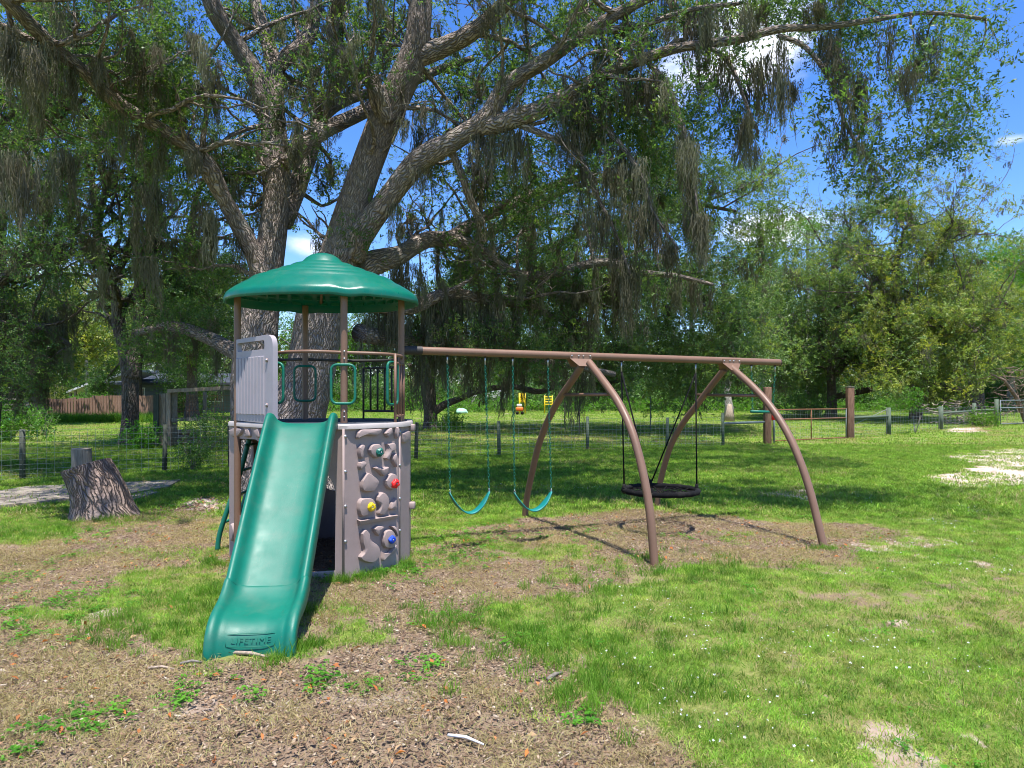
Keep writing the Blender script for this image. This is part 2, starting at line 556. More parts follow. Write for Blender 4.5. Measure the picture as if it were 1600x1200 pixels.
# ------------------------------------------------------------------ scattering
def scatter(name, protos, P, rot, scl, mats, parent=None, pk=None, tan=None):
    """protos: list of (verts, faces[, matindex]) ; one object whose node group instances them on its own loose points"""
    K = len(protos)
    V = []; Fc = []; vid = []; mi = []
    for k, pr in enumerate(protos):
        o = len(V)
        V.extend(pr[0]); Fc.extend([tuple(i + o for i in f) for f in pr[1]])
        vid += [k + 1] * len(pr[0])
        mi += list(pr[2]) if len(pr) > 2 else [0] * len(pr[1])
    n0 = len(V)
    P = np.asarray(P, float); n = len(P)
    o3 = np.zeros(3)
    if parent is not None and '_o' in parent:
        o3 = np.array(list(parent['_o']))
    me = bpy.data.meshes.new(name)
    me.from_pydata([tuple(v) for v in V] + [tuple(v) for v in (P - o3)], [], Fc)
    for m_ in mats:
        me.materials.append(m_)
    me.polygons.foreach_set("material_index", mi)
    me.polygons.foreach_set("use_smooth", [True] * len(me.polygons))
    a = me.attributes.new("vid", 'INT', 'POINT')
    a.data.foreach_set("value", np.array(vid + [0] * n, dtype=np.int32))
    if pk is None:
        pk = RNG.integers(1, K + 1, n)
    a = me.attributes.new("pk", 'INT', 'POINT')
    a.data.foreach_set("value", np.concatenate([np.zeros(n0), pk]).astype(np.int32))
    a = me.attributes.new("rotv", 'FLOAT_VECTOR', 'POINT')
    a.data.foreach_set("vector", np.concatenate([np.zeros((n0, 3)), np.asarray(rot, float)]).astype(np.float32).ravel())
    s3 = np.asarray(scl, float)
    if s3.ndim == 1:
        s3 = np.repeat(s3[:, None], 3, 1)
    a = me.attributes.new("sclv", 'FLOAT_VECTOR', 'POINT')
    a.data.foreach_set("vector", np.concatenate([np.ones((n0, 3)), s3]).astype(np.float32).ravel())
    me.update()
    ng = bpy.data.node_groups.new(name + "_nodes", 'GeometryNodeTree')
    ng.interface.new_socket("Geometry", in_out='INPUT', socket_type='NodeSocketGeometry')
    ng.interface.new_socket("Geometry", in_out='OUTPUT', socket_type='NodeSocketGeometry')
    N, L = ng.nodes, ng.links
    gi = N.new('NodeGroupInput'); go = N.new('NodeGroupOutput')

    def attr(nm, dt):
        x = N.new('GeometryNodeInputNamedAttribute'); x.data_type = dt
        x.inputs['Name'].default_value = nm
        return x.outputs['Attribute']

    def eq(sock, k):
        c = N.new('FunctionNodeCompare'); c.data_type = 'INT'; c.operation = 'EQUAL'
        L.new(sock, c.inputs[2]); c.inputs[3].default_value = k
        return c.outputs[0]
    vidS = attr("vid", 'INT'); pkS = attr("pk", 'INT')
    join = N.new('GeometryNodeJoinGeometry')
    sp = N.new('GeometryNodeSeparateGeometry'); sp.domain = 'POINT'
    L.new(gi.outputs[0], sp.inputs[0]); L.new(eq(vidS, 0), sp.inputs['Selection'])
    for k in range(1, K + 1):
        s_ = N.new('GeometryNodeSeparateGeometry'); s_.domain = 'POINT'
        L.new(gi.outputs[0], s_.inputs[0]); L.new(eq(vidS, k), s_.inputs['Selection'])
        ip = N.new('GeometryNodeInstanceOnPoints')
        L.new(sp.outputs[0], ip.inputs['Points'])
        L.new(eq(pkS, k), ip.inputs['Selection'])
        L.new(s_.outputs[0], ip.inputs['Instance'])
        L.new(attr("rotv", 'FLOAT_VECTOR'), ip.inputs['Rotation'])
        L.new(attr("sclv", 'FLOAT_VECTOR'), ip.inputs['Scale'])
        L.new(ip.outputs[0], join.inputs[0])
    L.new(join.outputs[0], go.inputs[0])
    o = bpy.data.objects.new(name, me)
    COL.objects.link(o)
    if parent is not None:
        o.parent = parent
    md = o.modifiers.new("scatter", 'NODES'); md.node_group = ng
    o['kind'] = 'stuff'
    return o


def leaf_quad(c, d, n, l, w):
    """pointed folded leaf: 4 verts, 2 tris"""
    d = d.normalized(); s = d.cross(n)
    s = s.normalized() if s.length > 1e-4 else Vector((1, 0, 0))
    up = s.cross(d)
    return [c, c + d * l * .5 + s * w * .5 + up * w * .12, c + d * l, c + d * l * .5 - s * w * .5 + up * w * .12], [(0, 1, 2, 3)]


def rv():
    return Vector((random.gauss(0, 1), random.gauss(0, 1), random.gauss(0, 1))).normalized()


def sprig(nl=26, R=.17, l=.06, w=.026, seed=0, nb=5):
    """forked leafy twig: thin stems with leaves set along them and tufted at the tips"""
    random.seed(seed)
    V = []; Fc = []; MI = []
    for b in range(nb):
        d0 = (rv() + Vector((0, 0, .25))).normalized()
        base = rv() * R * .15
        k = max(2, nl // nb)
        tip = base + d0 * R * 1.1
        sd = d0.cross(rv()).normalized() * l * .045
        o = len(V)
        V += [base - sd, base + sd, tip]
        Fc.append((o, o + 1, o + 2)); MI.append(1)
        for i in range(k):
            t = .25 + .8 * ((i + 1) / k) ** .7
            c = base + d0 * R * t * 1.05 + rv() * R * .06
            d = (d0 * .9 + rv() * .9).normalized()
            v, f = leaf_quad(c, d, (Vector((0, 0, 1)) + rv() * .6), l * random.uniform(.65, 1.25), w * random.uniform(.8, 1.2))
            o = len(V); V += v; Fc += [tuple(a + o for a in q) for q in f]; MI.append(0)
    return V, Fc, MI


def strand_clump(ns=60, L_=1.0, wid=.006, spread=.10, seed=0):
    """ragged hanging beard of Spanish moss, about 1 m long, made of short wavy threads along a few cores"""
    random.seed(seed)
    V = []; Fc = []
    cores = [(random.gauss(0, spread * .55), random.gauss(0, spread * .55), random.uniform(.45, 1.0), random.gauss(0, .05), random.gauss(0, .05)) for _ in range(5)]
    for i in range(ns):
        cx0, cy0, cl, lx, ly = random.choice(cores)
        u = random.random() ** 1.15
        z = -u * cl * L_ * .8
        rr = spread * .62 * (1 - u * .8)
        x = cx0 + lx * u + random.gauss(0, rr * .5); y = cy0 + ly * u + random.gauss(0, rr * .5)
        ln = random.uniform(.12, .38) * L_ * (1 - .35 * u)
        m = 4
        ang = random.uniform(0, 3.14)
        wx, wy = math.cos(ang) * wid, math.sin(ang) * wid
        dx = dy = 0
        o = len(V)
        for k in range(m + 1):
            t = k / m
            dx += random.gauss(0, .013); dy += random.gauss(0, .013)
            ww = (1 - .7 * t) * random.uniform(.6, 1.3)
            V.append((x + dx - wx * ww, y + dy - wy * ww, z - ln * t)); V.append((x + dx + wx * ww, y + dy + wy * ww, z - ln * t))
        for k in range(m):
            Fc.append((o + 2 * k, o + 2 * k + 1, o + 2 * k + 3, o + 2 * k + 2))
        for q in range(2):
            k = random.randint(0, m - 1)
            b = Vector(V[o + 2 * k]); d = Vector((random.gauss(0, 1), random.gauss(0, 1), -.8)).normalized() * random.uniform(.03, .08)
            sd = Vector((wy, -wx, 0)) * .7
            n_ = len(V)
            V += [tuple(b + sd), tuple(b - sd), tuple(b + d)]
            Fc.append((n_, n_ + 1, n_ + 2))
    return V, Fc


SPRIGS = [sprig(42, .16, .05, .021, s, 6) for s in range(6)]
SPRIGS_FAR = [sprig(48, .36, .11, .052, 50 + s, 6) for s in range(6)]
MOSS = [strand_clump(150, 1.0, .0068, .12, 90 + s) for s in range(5)]
MOSS_FAR = [strand_clump(60, 1.0, .015, .15, 190 + s) for s in range(4)]


# ------------------------------------------------------------------ trees
class Tree:
    def __init__(s, name, base, label, barkmat, group=None, cat='tree'):
        s.root = tag(empty(name, base), label, cat, group)
        s.mb = MB(); s.bark = barkmat
        s.np = []; s.nr = []
        s.ends = []       # (target, attach)
        s.mosspts = []
        s.far = False

    def limb(s, pts, sides=14, bump_=.16, seg=6, moss=0.0, nodes=True, root=False):
        moss = moss * .5
        """pts: (px, py, depth, width px)"""
        P = [(*W(a, b, z), w / 2 / F * z) for a, b, z, w in pts]
        s.wlimb(P, sides, bump_, seg, moss, nodes)

    def wlimb(s, P, sides=14, bump_=.13, seg=6, moss=0.0, nodes=True):
        Q = smoothpath(P, seg)
        pts = [Vector(q[:3]) for q in Q]; rad = [max(.004, float(q[3])) for q in Q]
        s.mb.tube(pts, rad, sides, True, True, bump_, random.random() * 50, 1.2 / max(.12, rad[0]) * .35)
        if nodes:
            s.np += [tuple(p) for p in pts]; s.nr += rad
        if moss:
            for i in range(len(pts) - 1):
                d = (pts[i + 1] - pts[i]).length
                k = int(d * moss + random.random())
                for _ in range(k):
                    t = random.random()
                    s.mosspts.append((*(pts[i].lerp(pts[i + 1], t) - Vector((0, 0, rad[i] * .6))), random.uniform(.5, 1.3)))

    def wander(s, n, rmin, rmax, lr=(1.0, 2.8), up=.35, kids=2, r0=.04, moss=1.2, box=None):
        s.far = r0 > .07
        idx = [i for i, r in enumerate(s.nr) if rmin <= r <= rmax and (box is None or box(s.np[i]))]
        if not idx:
            return
        random.shuffle(idx)
        for i in idx[:n]:
            s._branch(Vector(s.np[i]), min(s.nr[i] * .55, r0), random.uniform(*lr), rv(), up, kids, moss)

    def _branch(s, p, r, ln, d, up, kids, moss):
        d = (d + Vector((0, 0, up))).normalized()
        if p.z - s.root.location.z < 3.2:
            return
        if d.z < -.1:
            d.z = random.uniform(0, .3)
        m = 8
        pts = [p.copy()]
        for k in range(m):
            d = (d + rv() * .38 + Vector((0, 0, .03))).normalized()
            pts.append(pts[-1] + d * ln / m)
        rad = [max(.004, r * (1 - .8 * k / m)) for k in range(m + 1)]
        s.mb.tube(pts, rad, 6, False, True, .15, random.random() * 9, 6)
        s.np += [tuple(q) for q in pts[1:]]; s.nr += rad[1:]
        for k in range(m):
            if random.random() < moss * ln / m:
                s.mosspts.append((*pts[k], random.uniform(.2, .7)))
        big = 2.2 if s.far else 1.0
        for k in range(m // 2, m + 1):
            for _ in range(2 if kids else 3):
                if random.random() < .12:
                    s.ends.append(np.array(pts[k]) + RNG.normal(0, .11 * big, 3))
        if kids > 0:
            for _ in range(random.randint(1, 3)):
                k = random.randint(2, m - 1)
                s._branch(pts[k], rad[k] * .75, ln * random.uniform(.4, .65), rv() + d * .6, up * .5, kids - 1, moss)

    def grow(s, targets, spr=14, sigma=.33, droop=.1, sides=5, mossp=0.3, mosslen=(.4, 1.2), maxr=.06):
        T = np.array(targets, float)
        NP = np.array(s.np); NR = list(s.nr)
        d = np.array([np.min(np.sum((NP - t) ** 2, 1)) for t in T])
        order = np.argsort(d)
        buf = np.zeros((len(NP) + len(T) * 8, 3)); buf[:len(NP)] = NP; n = len(NP)
        S = []
        for i in order:
            t = T[i]
            dd = np.sum((buf[:n] - t) ** 2, 1)
            j = int(np.argmin(dd)); dist = math.sqrt(dd[j])
            if dist < .05:
                continue
            a = buf[j].copy(); r0 = min(NR[j] * .75, .008 + .016 * dist, maxr)
            r0 = max(r0, .006)
            m = max(3, min(7, int(dist / .35)))
            side = RNG.normal(0, 1, 3) * dist * .16; side[2] = abs(side[2]) * .8 + dist * droop
            pts = []
            for k in range(m + 1):
                u = k / m
                w_ = 4 * u * (1 - u)
                p = a * (1 - u) + t * u + side * w_ * .6 + (RNG.normal(0, .035 * dist / m * 2, 3) if 0 < k < m else 0)
                pts.append(p)
            rr = [r0 * (1 - .75 * k / m) for k in range(m + 1)]
            s.mb.tube(pts, rr, sides, False, True)
            for k in range(1, m + 1):
                buf[n] = pts[k]; NR.append(rr[k]); n += 1
            ns = max(1, int(spr * random.uniform(.5, 1.5)))
            for q in range(ns):
                u = random.random() ** .6
                k = min(m - 1, int(u * m))
                base = pts[k] if random.random() < .25 else t
                S.append(base + RNG.normal(0, sigma, 3) * np.array([1, 1, .75]))
            if random.random() < mossp:
                k = random.randint(1, m)
                s.mosspts.append((*pts[k], random.uniform(*mosslen)))
                if random.random() < .4:
                    s.mosspts.append((*(t + RNG.normal(0, sigma * .5, 3)), random.uniform(*mosslen)))
        s.ends += S

    def finish(s, leafmat_, far=False, scale=1.0, mossw=1.0, sides=None, crown='crown'):
        s.mb.build('trunk', s.bark, s.root)
        if s.ends:
            P = np.array(s.ends); n = len(P)
            rot = RNG.uniform(0, 6.283, (n, 3)); rot[:, :2] = RNG.normal(0, .6, (n, 2))
            scatter(crown, SPRIGS_FAR if far else SPRIGS, P, rot, RNG.uniform(.7, 1.35, n) * scale, [leafmat_, M['twig']], s.root)
        if s.mosspts:
            A = np.array(s.mosspts); n = len(A)
            rot = np.zeros((n, 3)); rot[:, 2] = RNG.uniform(0, 6.28, n); rot[:, :2] = RNG.normal(0, .05, (n, 2))
            sc = np.stack([A[:, 3] ** .5 * mossw * RNG.uniform(.7, 1.4, n), A[:, 3] ** .5 * mossw * RNG.uniform(.7, 1.4, n), A[:, 3]], 1)
            scatter('hanging_moss', MOSS_FAR if far else MOSS, A[:, :3], rot, sc, [M['moss']], s.root)
        return s.root


def region(blobs, dens=1.0):
    """targets scattered in image-shaped blobs with real depth: (px,py,rx,ry,Z0,Z1,count)"""
    out = []
    for (px, py, rx, ry, z0, z1, c) in blobs:
        for _ in range(max(1, int(c * dens + random.random()))):
            a = random.uniform(0, 6.283); r = random.random() ** .5
            out.append(tuple(W(px + rx * r * math.cos(a), py + ry * r * math.sin(a), random.uniform(z0, z1))))
    return out


def main_oak():
    base = W(452, 775, 11.5); base.z = 0
    t = Tree('live_oak', base, 'huge live oak with grey ridged bark, its forked trunk right behind the play tower', M['bark'])
    # roots and trunk
    t.limb([(470, 800, 11.5, 200), (465, 770, 11.5, 165), (458, 735, 11.5, 140), (455, 700, 11.5, 118), (462, 650, 11.5, 92), (485, 580, 11.5, 74),
            (503, 480, 11.5, 70), (530, 400, 11.5, 62), (556, 310, 11.4, 50), (586, 225, 11.3, 46), (613, 160, 11.2, 46), (643, 95, 11.1, 42), (655, 40, 11, 36), (656, -50, 11, 34), (640, -160, 11, 30)], 28, .12, 7)
    t.limb([(440, 790, 11.8, 130), (415, 740, 11.7, 95), (398, 660, 11.6, 72), (398, 580, 11.6, 66), (405, 500, 11.6, 58), (421, 400, 11.6, 47),
            (431, 320, 11.6, 42), (432, 250, 11.6, 42), (424, 190, 11.6, 36), (400, 120, 11.5, 30), (366, 65, 11.3, 27), (335, 15, 11, 28), (310, -60, 10.8, 24), (260, -150, 10, 16)], 24, .13, 7, .4)
    L = t.limb
    L([(428, 215, 11.7, 30), (430, 150, 11.9, 27), (428, 100, 12, 25), (413, 50, 12.1, 21), (398, 0, 12.2, 18), (380, -90, 12.5, 12)], 14)
    L([(430, 110, 12, 22), (452, 85, 12, 24), (475, 68, 12.1, 24), (490, 30, 12.3, 20), (500, -40, 12.4, 14)], 12, moss=.6)
    L([(448, 260, 11.5, 24), (462, 238, 11.5, 30), (500, 208, 11.7, 26), (545, 185, 12, 22), (600, 158, 12.4, 20), (660, 120, 12.8, 14), (740, 90, 13, 9)], 14)
    L([(440, 350, 12, 34), (462, 295, 12.2, 31), (482, 245, 12.4, 26), (500, 190, 12.6, 24), (520, 168, 12.7, 18), (560, 150, 13, 15), (620, 140, 13.4, 10)], 14)
    L([(500, 190, 12.6, 16), (508, 160, 12.6, 16), (530, 130, 12.7, 18), (545, 90, 12.8, 10)], 10)
    L([(496, 175, 12.6, 14), (488, 140, 12.5, 11), (480, 115, 12.4, 9), (455, 95, 12.2, 6)], 8)
    # left sweeping limb, towards the camera
    L([(412, 430, 11.5, 40), (398, 400, 11.4, 30), (375, 355, 11.2, 27), (350, 310, 10.9, 26), (325, 262, 10.6, 29), (295, 228, 10.4, 22), (240, 195, 10, 21), (185, 162, 9.5, 22),
       (135, 115, 9, 20), (85, 75, 8.6, 21), (45, 35, 8.2, 22), (0, -10, 7.8, 20), (-60, -80, 7.4, 16)], 16, .14, 6, 1.6)
    L([(90, 90, 8.7, 16), (60, 70, 8.5, 15), (20, 50, 8.2, 14), (-40, 20, 7.8, 10)], 10, moss=4)
    # right fork C
    L([(545, 400, 11.5, 46), (562, 368, 11.4, 42), (600, 318, 11.2, 35), (645, 262, 11, 36), (668, 242, 10.9, 35), (712, 218, 10.8, 30), (760, 185, 10.6, 30), (790, 135, 10.5, 24),
       (850, 96, 10.3, 23), (920, 48, 10.1, 19), (990, 8, 9.9, 16), (1080, -35, 9.7, 12)], 18, .13, 6, 1.2)
    L([(745, 200, 10.7, 26), (790, 190, 10.5, 29), (850, 168, 10.3, 27), (915, 132, 10.1, 20), (990, 98, 9.9, 17), (1060, 75, 9.8, 15), (1150, 62, 9.6, 14),
       (1220, 45, 9.5, 12), (1290, 42, 9.4, 10), (1370, 30, 9.3, 8), (1450, 20, 9.2, 6), (1540, 30, 9.1, 5)], 16, .13, 6, 2.2)
    L([(1215, 55, 9.5, 7), (1260, 75, 9.4, 8), (1300, 130, 9.3, 7), (1320, 190, 9.2, 6), (1350, 240, 9.2, 4), (1390, 270, 9.2, 3)], 8, .08, 5, 2.0)
    L([(1100, 68, 9.7, 8), (1140, 100, 9.6, 7), (1165, 160, 9.6, 5), (1185, 210, 9.6, 4)], 7, .08, 5, 3.0)
    L([(1010, 95, 9.9, 9), (1040, 130, 9.8, 8), (1065, 190, 9.7, 7), (1080, 260, 9.6, 5), (1090, 330, 9.5, 4)], 7, .08, 5, 3.5)
    L([(870, 160, 10.3, 12), (920, 180, 10.2, 11), (960, 215, 10, 9), (1000, 270, 9.9, 7), (1020, 330, 9.8, 5), (1060, 390, 9.8, 4)], 8, .08, 5, 4.0)
    L([(800, 190, 10.5, 12), (860, 215, 10.3, 10), (905, 240, 10.2, 9), (930, 300, 10.1, 7), (960, 360, 10, 5), (985, 430, 10, 4)], 8, .08, 5, 4.0)
    L([(930, 48, 10.1, 12), (1000, 40, 10, 10), (1080, 15, 10, 8), (1160, 5, 10, 6)], 8, .08, 5, 4)
    # branch from fork B to the right
    L([(648, 90, 11.1, 34), (690, 75, 11, 29), (735, 52, 10.8, 26), (780, 15, 10.6, 23), (810, -20, 10.4, 22), (880, -90, 10, 14)], 14, .13, 6, 1.2)
    # hooked branch
    L([(606, 190, 11.1, 26), (592, 150, 10.9, 26), (575, 122, 10.8, 24), (545, 98, 10.6, 24), (522, 62, 10.5, 21), (521, 25, 10.4, 17), (535, -15, 10.3, 14), (545, -80, 10, 10)], 12, .15, 6, 1.6)
    # low limbs to the right, behind
    L([(545, 430, 11.8, 46), (580, 412, 12, 40), (625, 398, 12.4, 29), (665, 376, 12.8, 26), (705, 372, 13.2, 24), (745, 345, 13.6, 17), (800, 318, 14, 15), (860, 292, 14.5, 12), (920, 275, 15, 8)], 14, .14, 6, 2.5)
    L([(690, 372, 13, 22), (740, 385, 13.3, 19), (800, 425, 13.6, 16), (850, 430, 13.8, 15), (910, 415, 14, 14), (955, 410, 14, 13), (1000, 425, 14, 10), (1060, 432, 14, 8), (1115, 445, 14, 5)], 12, .14, 6, 4.5)
    L([(560, 470, 12, 34), (640, 480, 12.6, 24), (700, 458, 13, 18), (760, 468, 13.4, 16), (830, 480, 13.8, 12), (880, 500, 14, 10), (935, 506, 14.3, 6)], 12, .14, 6, 4.5)
    L([(560, 520, 12, 30), (660, 540, 13.5, 22), (760, 555, 14.5, 16), (860, 565, 15.5, 13), (960, 585, 16.5, 9)], 10, .14, 6, 3.5)
    L([(700, 225, 10.9, 12), (720, 270, 11, 12), (738, 320, 11.2, 13), (755, 350, 11.4, 10)], 9, .14, 5, 3)
    L([(385, 560, 12, 30), (330, 530, 12.6, 22), (270, 510, 13.2, 18), (215, 520, 14, 12)], 10, .14, 5, 3)
    # thin uprights in the left top
    L([(290, 190, 11.5, 8), (275, 150, 11.6, 8), (290, 90, 11.7, 7), (310, 60, 11.8, 5)], 7)
    t.wander(105, .05, .30, (1.0, 2.8), .3, 2, .045, .38)
    t.wander(50, .03, .12, (.8, 1.8), .1, 1, .03, .6)
    T = region([
        (60, 70, 110, 80, 9, 12.5, 24), (180, 60, 120, 80, 9.5, 13, 30), (300, 70, 110, 80, 11.5, 14, 20), (210, 150, 70, 44, 9.4, 11, 20), (240, 130, 60, 36, 10, 12, 12),
        (330, 190, 80, 60, 12, 14, 16), (110, 210, 110, 40, 10, 13, 10), (300, 250, 60, 50, 11.5, 13, 9), (360, 250, 40, 36, 12, 14, 8), (60, 340, 80, 60, 10, 13, 6),
        (460, 45, 50, 40, 12.5, 14, 9), (575, 60, 50, 44, 12, 14, 9), (470, 120, 40, 30, 12.5, 14, 5), (515, 285, 34, 36, 12.5, 14, 8), (560, 90, 30, 30, 9.8, 10.6, 3),
        (385, 20, 60, 30, 12, 13.5, 7), (600, 20, 40, 30, 11.5, 13, 4), (350, 290, 50, 40, 11.5, 13, 7),
        (740, 110, 70, 50, 11.5, 14, 15), (850, 40, 90, 34, 10.5, 13, 13), (960, 40, 90, 40, 10.2, 12.5, 17), (730, 170, 60, 40, 12, 14.5, 12),
        (860, 130, 70, 40, 10.6, 13, 12), (940, 190, 90, 50, 9.6, 12, 26), (830, 260, 90, 44, 11, 13.5, 18), (700, 290, 44, 34, 12, 14, 7), (900, 300, 100, 60, 10.5, 13.5, 18), (1000, 150, 50, 40, 10, 12, 10),
        (1000, 260, 50, 70, 9.6, 12, 11), (1080, 25, 80, 26, 9.9, 11.5, 12), (1180, 12, 70, 18, 9.9, 11.5, 12), (1280, 25, 60, 22, 9.6, 11, 10), (1370, 60, 60, 44, 9, 10.5, 7),
        (1400, 140, 50, 50, 9, 10.5, 5), (1330, 150, 30, 50, 9, 10, 5), (1460, 60, 54, 44, 9, 10.5, 9), (1475, 150, 48, 44, 9, 10.2, 7), (1500, 205, 34, 30, 9, 10, 6), (1440, 215, 40, 24, 9, 10, 5), (1545, 60, 44, 40, 9, 10, 6),
        (1350, 240, 40, 40, 9, 10, 4), (1385, 288, 26, 10, 9, 10, 3), (1120, 120, 40, 40, 9.4, 10.5, 5), (1150, 190, 26, 44, 9.4, 10.5, 5), (1060, 200, 36, 60, 9.4, 10.5, 9),
        (700, 420, 90, 34, 12.5, 15, 13), (820, 380, 100, 44, 12.5, 15.5, 17), (740, 500, 100, 36, 12.5, 15, 22), (880, 470, 100, 36, 13, 15.5, 18), (980, 450, 80, 34, 13.5, 15, 10), (860, 545, 100, 30, 13, 16, 22), (640, 520, 44, 36, 12.5, 14, 11),
        (290, 500, 80, 26, 12.5, 14.5, 17), (340, 420, 44, 50, 12, 13.5, 8), (240, 530, 40, 20, 13, 14.5, 7),
        (150, -80, 200, 60, 8, 12, 18), (500, -80, 200, 50, 9, 13, 14), (900, -60, 260, 40, 8.5, 12, 18), (1350, -50, 160, 40, 8.5, 10, 12)], .72)
    # upper crown above the frame: its shade dapples the lawn behind the swings
    UP = []
    for _ in range(30000):
        Y_ = random.uniform(7.6, 36); X_ = random.uniform(-22, 8.5 + .08 * Y_)
        n_ = fbm(X_ * .42 + 3, Y_ * .8 + 8, 3)
        lim = .36 if Y_ > 12.5 else .47
        if Y_ > 19 and X_ < -12:
            continue
        if n_ < lim or random.random() > (.85 if Y_ > 12.5 else .22):
            continue
        if Y_ > 26 and random.random() < .4:
            continue
        UP.append((X_, Y_, max(9.2, 2.8 + .63 * Y_) + random.uniform(0, 3.0)))
    for _ in range(500):
        Y_ = random.uniform(6.3, 31)
        X_ = random.uniform(-20, 9)
        if vnoise(X_ * .45 + 3, Y_ * .6 + 8) < .34 or (X_ < 2.5 and X_ > -9 and Y_ < 13 and random.random() < .85):
            continue
        T.append((X_, Y_, max(8.8, 2.3 + .62 * Y_) + random.uniform(0, 2.6)))
    t.grow(T, 14, .24, .08, 5, .2, (.2, .55))
    # long moss curtains
    for (px, py, Z, ln, c, sp) in ((1205, 95, 9.4, 1.15, 12, 24), (1240, 130, 9.4, .9, 4, 10), (1165, 170, 9.6, 1.1, 8, 14), (1180, 230, 9.6, .6, 3, 6), (1090, 330, 9.5, .9, 8, 12), (1075, 220, 9.6, 1.2, 8, 14),
                              (1310, 90, 9.3, .9, 10, 22), (1335, 120, 9.2, 1.1, 8, 14), (1290, 60, 9.3, .8, 8, 16), (1100, 20, 9.8, .8, 14, 40), (1190, 10, 9.6, .7, 12, 40), (1010, 130, 9.9, 1.3, 14, 22),
                              (1270, 10, 9.4, .8, 8, 20), (960, 250, 10, 1.3, 14, 26), (1000, 330, 9.9, 1.1, 12, 20), (930, 330, 10, 1.0, 10, 20), (890, 200, 10.2, .9, 12, 26), (975, 400, 10, 1.0, 8, 12), (1040, 120, 9.8, .9, 8, 16),
                              (1410, 110, 9, .9, 8, 14), (1440, 60, 9, .7, 6, 18), (20, 60, 8, .9, 26, 40), (60, 100, 8.4, .8, 18, 36), (300, 60, 9, .8, 14, 40), (335, 100, 10, 1.2, 8, 14), (230, 60, 9, .8, 10, 30),
                              (250, 280, 10, 1.0, 9, 34), (215, 330, 11, 1.1, 6, 20), (235, 400, 11, 1.0, 5, 14), (330, 330, 10.8, 1.3, 12, 20), (300, 230, 10.3, .9, 10, 24), (530, 90, 10.4, .8, 10, 16), (515, 260, 12.5, .7, 8, 18),
                              (780, 470, 13.5, 1.4, 26, 60), (880, 440, 13.9, 1.5, 30, 60), (960, 430, 14, 1.4, 18, 40), (700, 460, 13, 1.3, 18, 40), (680, 520, 13.5, 1.5, 20, 50), (800, 540, 14.5, 1.2, 24, 70), (850, 380, 14, 1.2, 16, 50), (640, 420, 12.5, 1.1, 16, 34),
                              (740, 280, 11, .9, 10, 26), (670, 200, 12, .9, 8, 20), (1060, 440, 14, 1.3, 10, 24), (900, 560, 15, 1.3, 18, 60), (610, 470, 12.3, 1.3, 10, 20), (20, 250, 9, 1.2, 16, 26), (120, 240, 9.3, .9, 10, 30), (150, 420, 12, 1.0, 5, 30)):
        for _ in range(max(2, int(c * .42))):
            t.mosspts.append((*W(px + random.gauss(0, sp * .5), py + random.gauss(0, sp * .4), Z + random.uniform(-.4, .4)), ln * random.uniform(.35, 1.1)))
    t.finish(M['leaf'], scale=1.0, mossw=.9)
    UP = np.array(UP); n = len(UP)
    scatter('upper_crown', SPRIGS_FAR, UP, RNG.uniform(0, 6.283, (n, 3)), RNG.uniform(.6, 1.05, n), [M['leaf'], M['twig']], t.root)


main_oak()


def left_edge_oak():
    t = Tree('live_oak', W(-40, 700, 19) * 1, 'moss-hung oak whose drooping twiggy boughs reach in from the left edge', M['barkdark'])
    t.root.location.z = 0; t.root['_o'] = [t.root.location.x, 19, 0]
    t.limb([(-60, 740, 16, 90), (-40, 640, 16, 70), (-30, 520, 16, 60), (-25, 400, 16, 52), (-10, 250, 15, 40), (40, 210, 14, 22), (90, 180, 13, 14), (130, 155, 12.5, 8)], 16, .13, 6, 1)
    L = t.limb
    L([(-30, 480, 16, 40), (10, 430, 15.5, 16), (60, 395, 15, 10), (120, 380, 15, 6)], 10, moss=1)
    L([(-30, 560, 16, 40), (20, 520, 15.5, 16), (60, 510, 15, 10), (110, 540, 15, 6)], 10, moss=2)
    L([(-30, 330, 16, 36), (10, 300, 15, 14), (70, 290, 14, 10), (130, 320, 14, 6)], 10, moss=1)
    L([(-10, 250, 15, 34), (-20, 140, 14, 26), (30, 120, 13, 14), (90, 100, 12.5, 8)], 10, moss=2)
    t.wander(46, .05, .5, (1.5, 4), .2, 2, .06, .9)
    T = region([(40, 340, 90, 60, 13, 17, 40), (60, 430, 80, 50, 13, 17, 40), (30, 520, 60, 60, 13.5, 17, 46), (80, 580, 60, 30, 14, 17, 20), (60, 260, 90, 50, 12, 15, 26), (20, 190, 60, 60, 12, 15, 22), (30, 620, 40, 20, 14, 17, 8)], .5)
    t.grow(T, 9, .28, .06, 5, .2, (.3, .9))
    for (px, py, ln, c) in ((20, 480, 1.6, 14), (85, 500, 1.6, 12), (60, 560, 1.3, 12), (100, 470, 1.5, 8), (15, 560, 1.7, 10)):
        for _ in range(c // 2):
            t.mosspts.append((*W(px + random.gauss(0, 16), py + random.gauss(0, 12), 15.5), ln * random.uniform(.5, 1.1)))
    t.finish(M['leaf'], scale=1.05, mossw=1.2)


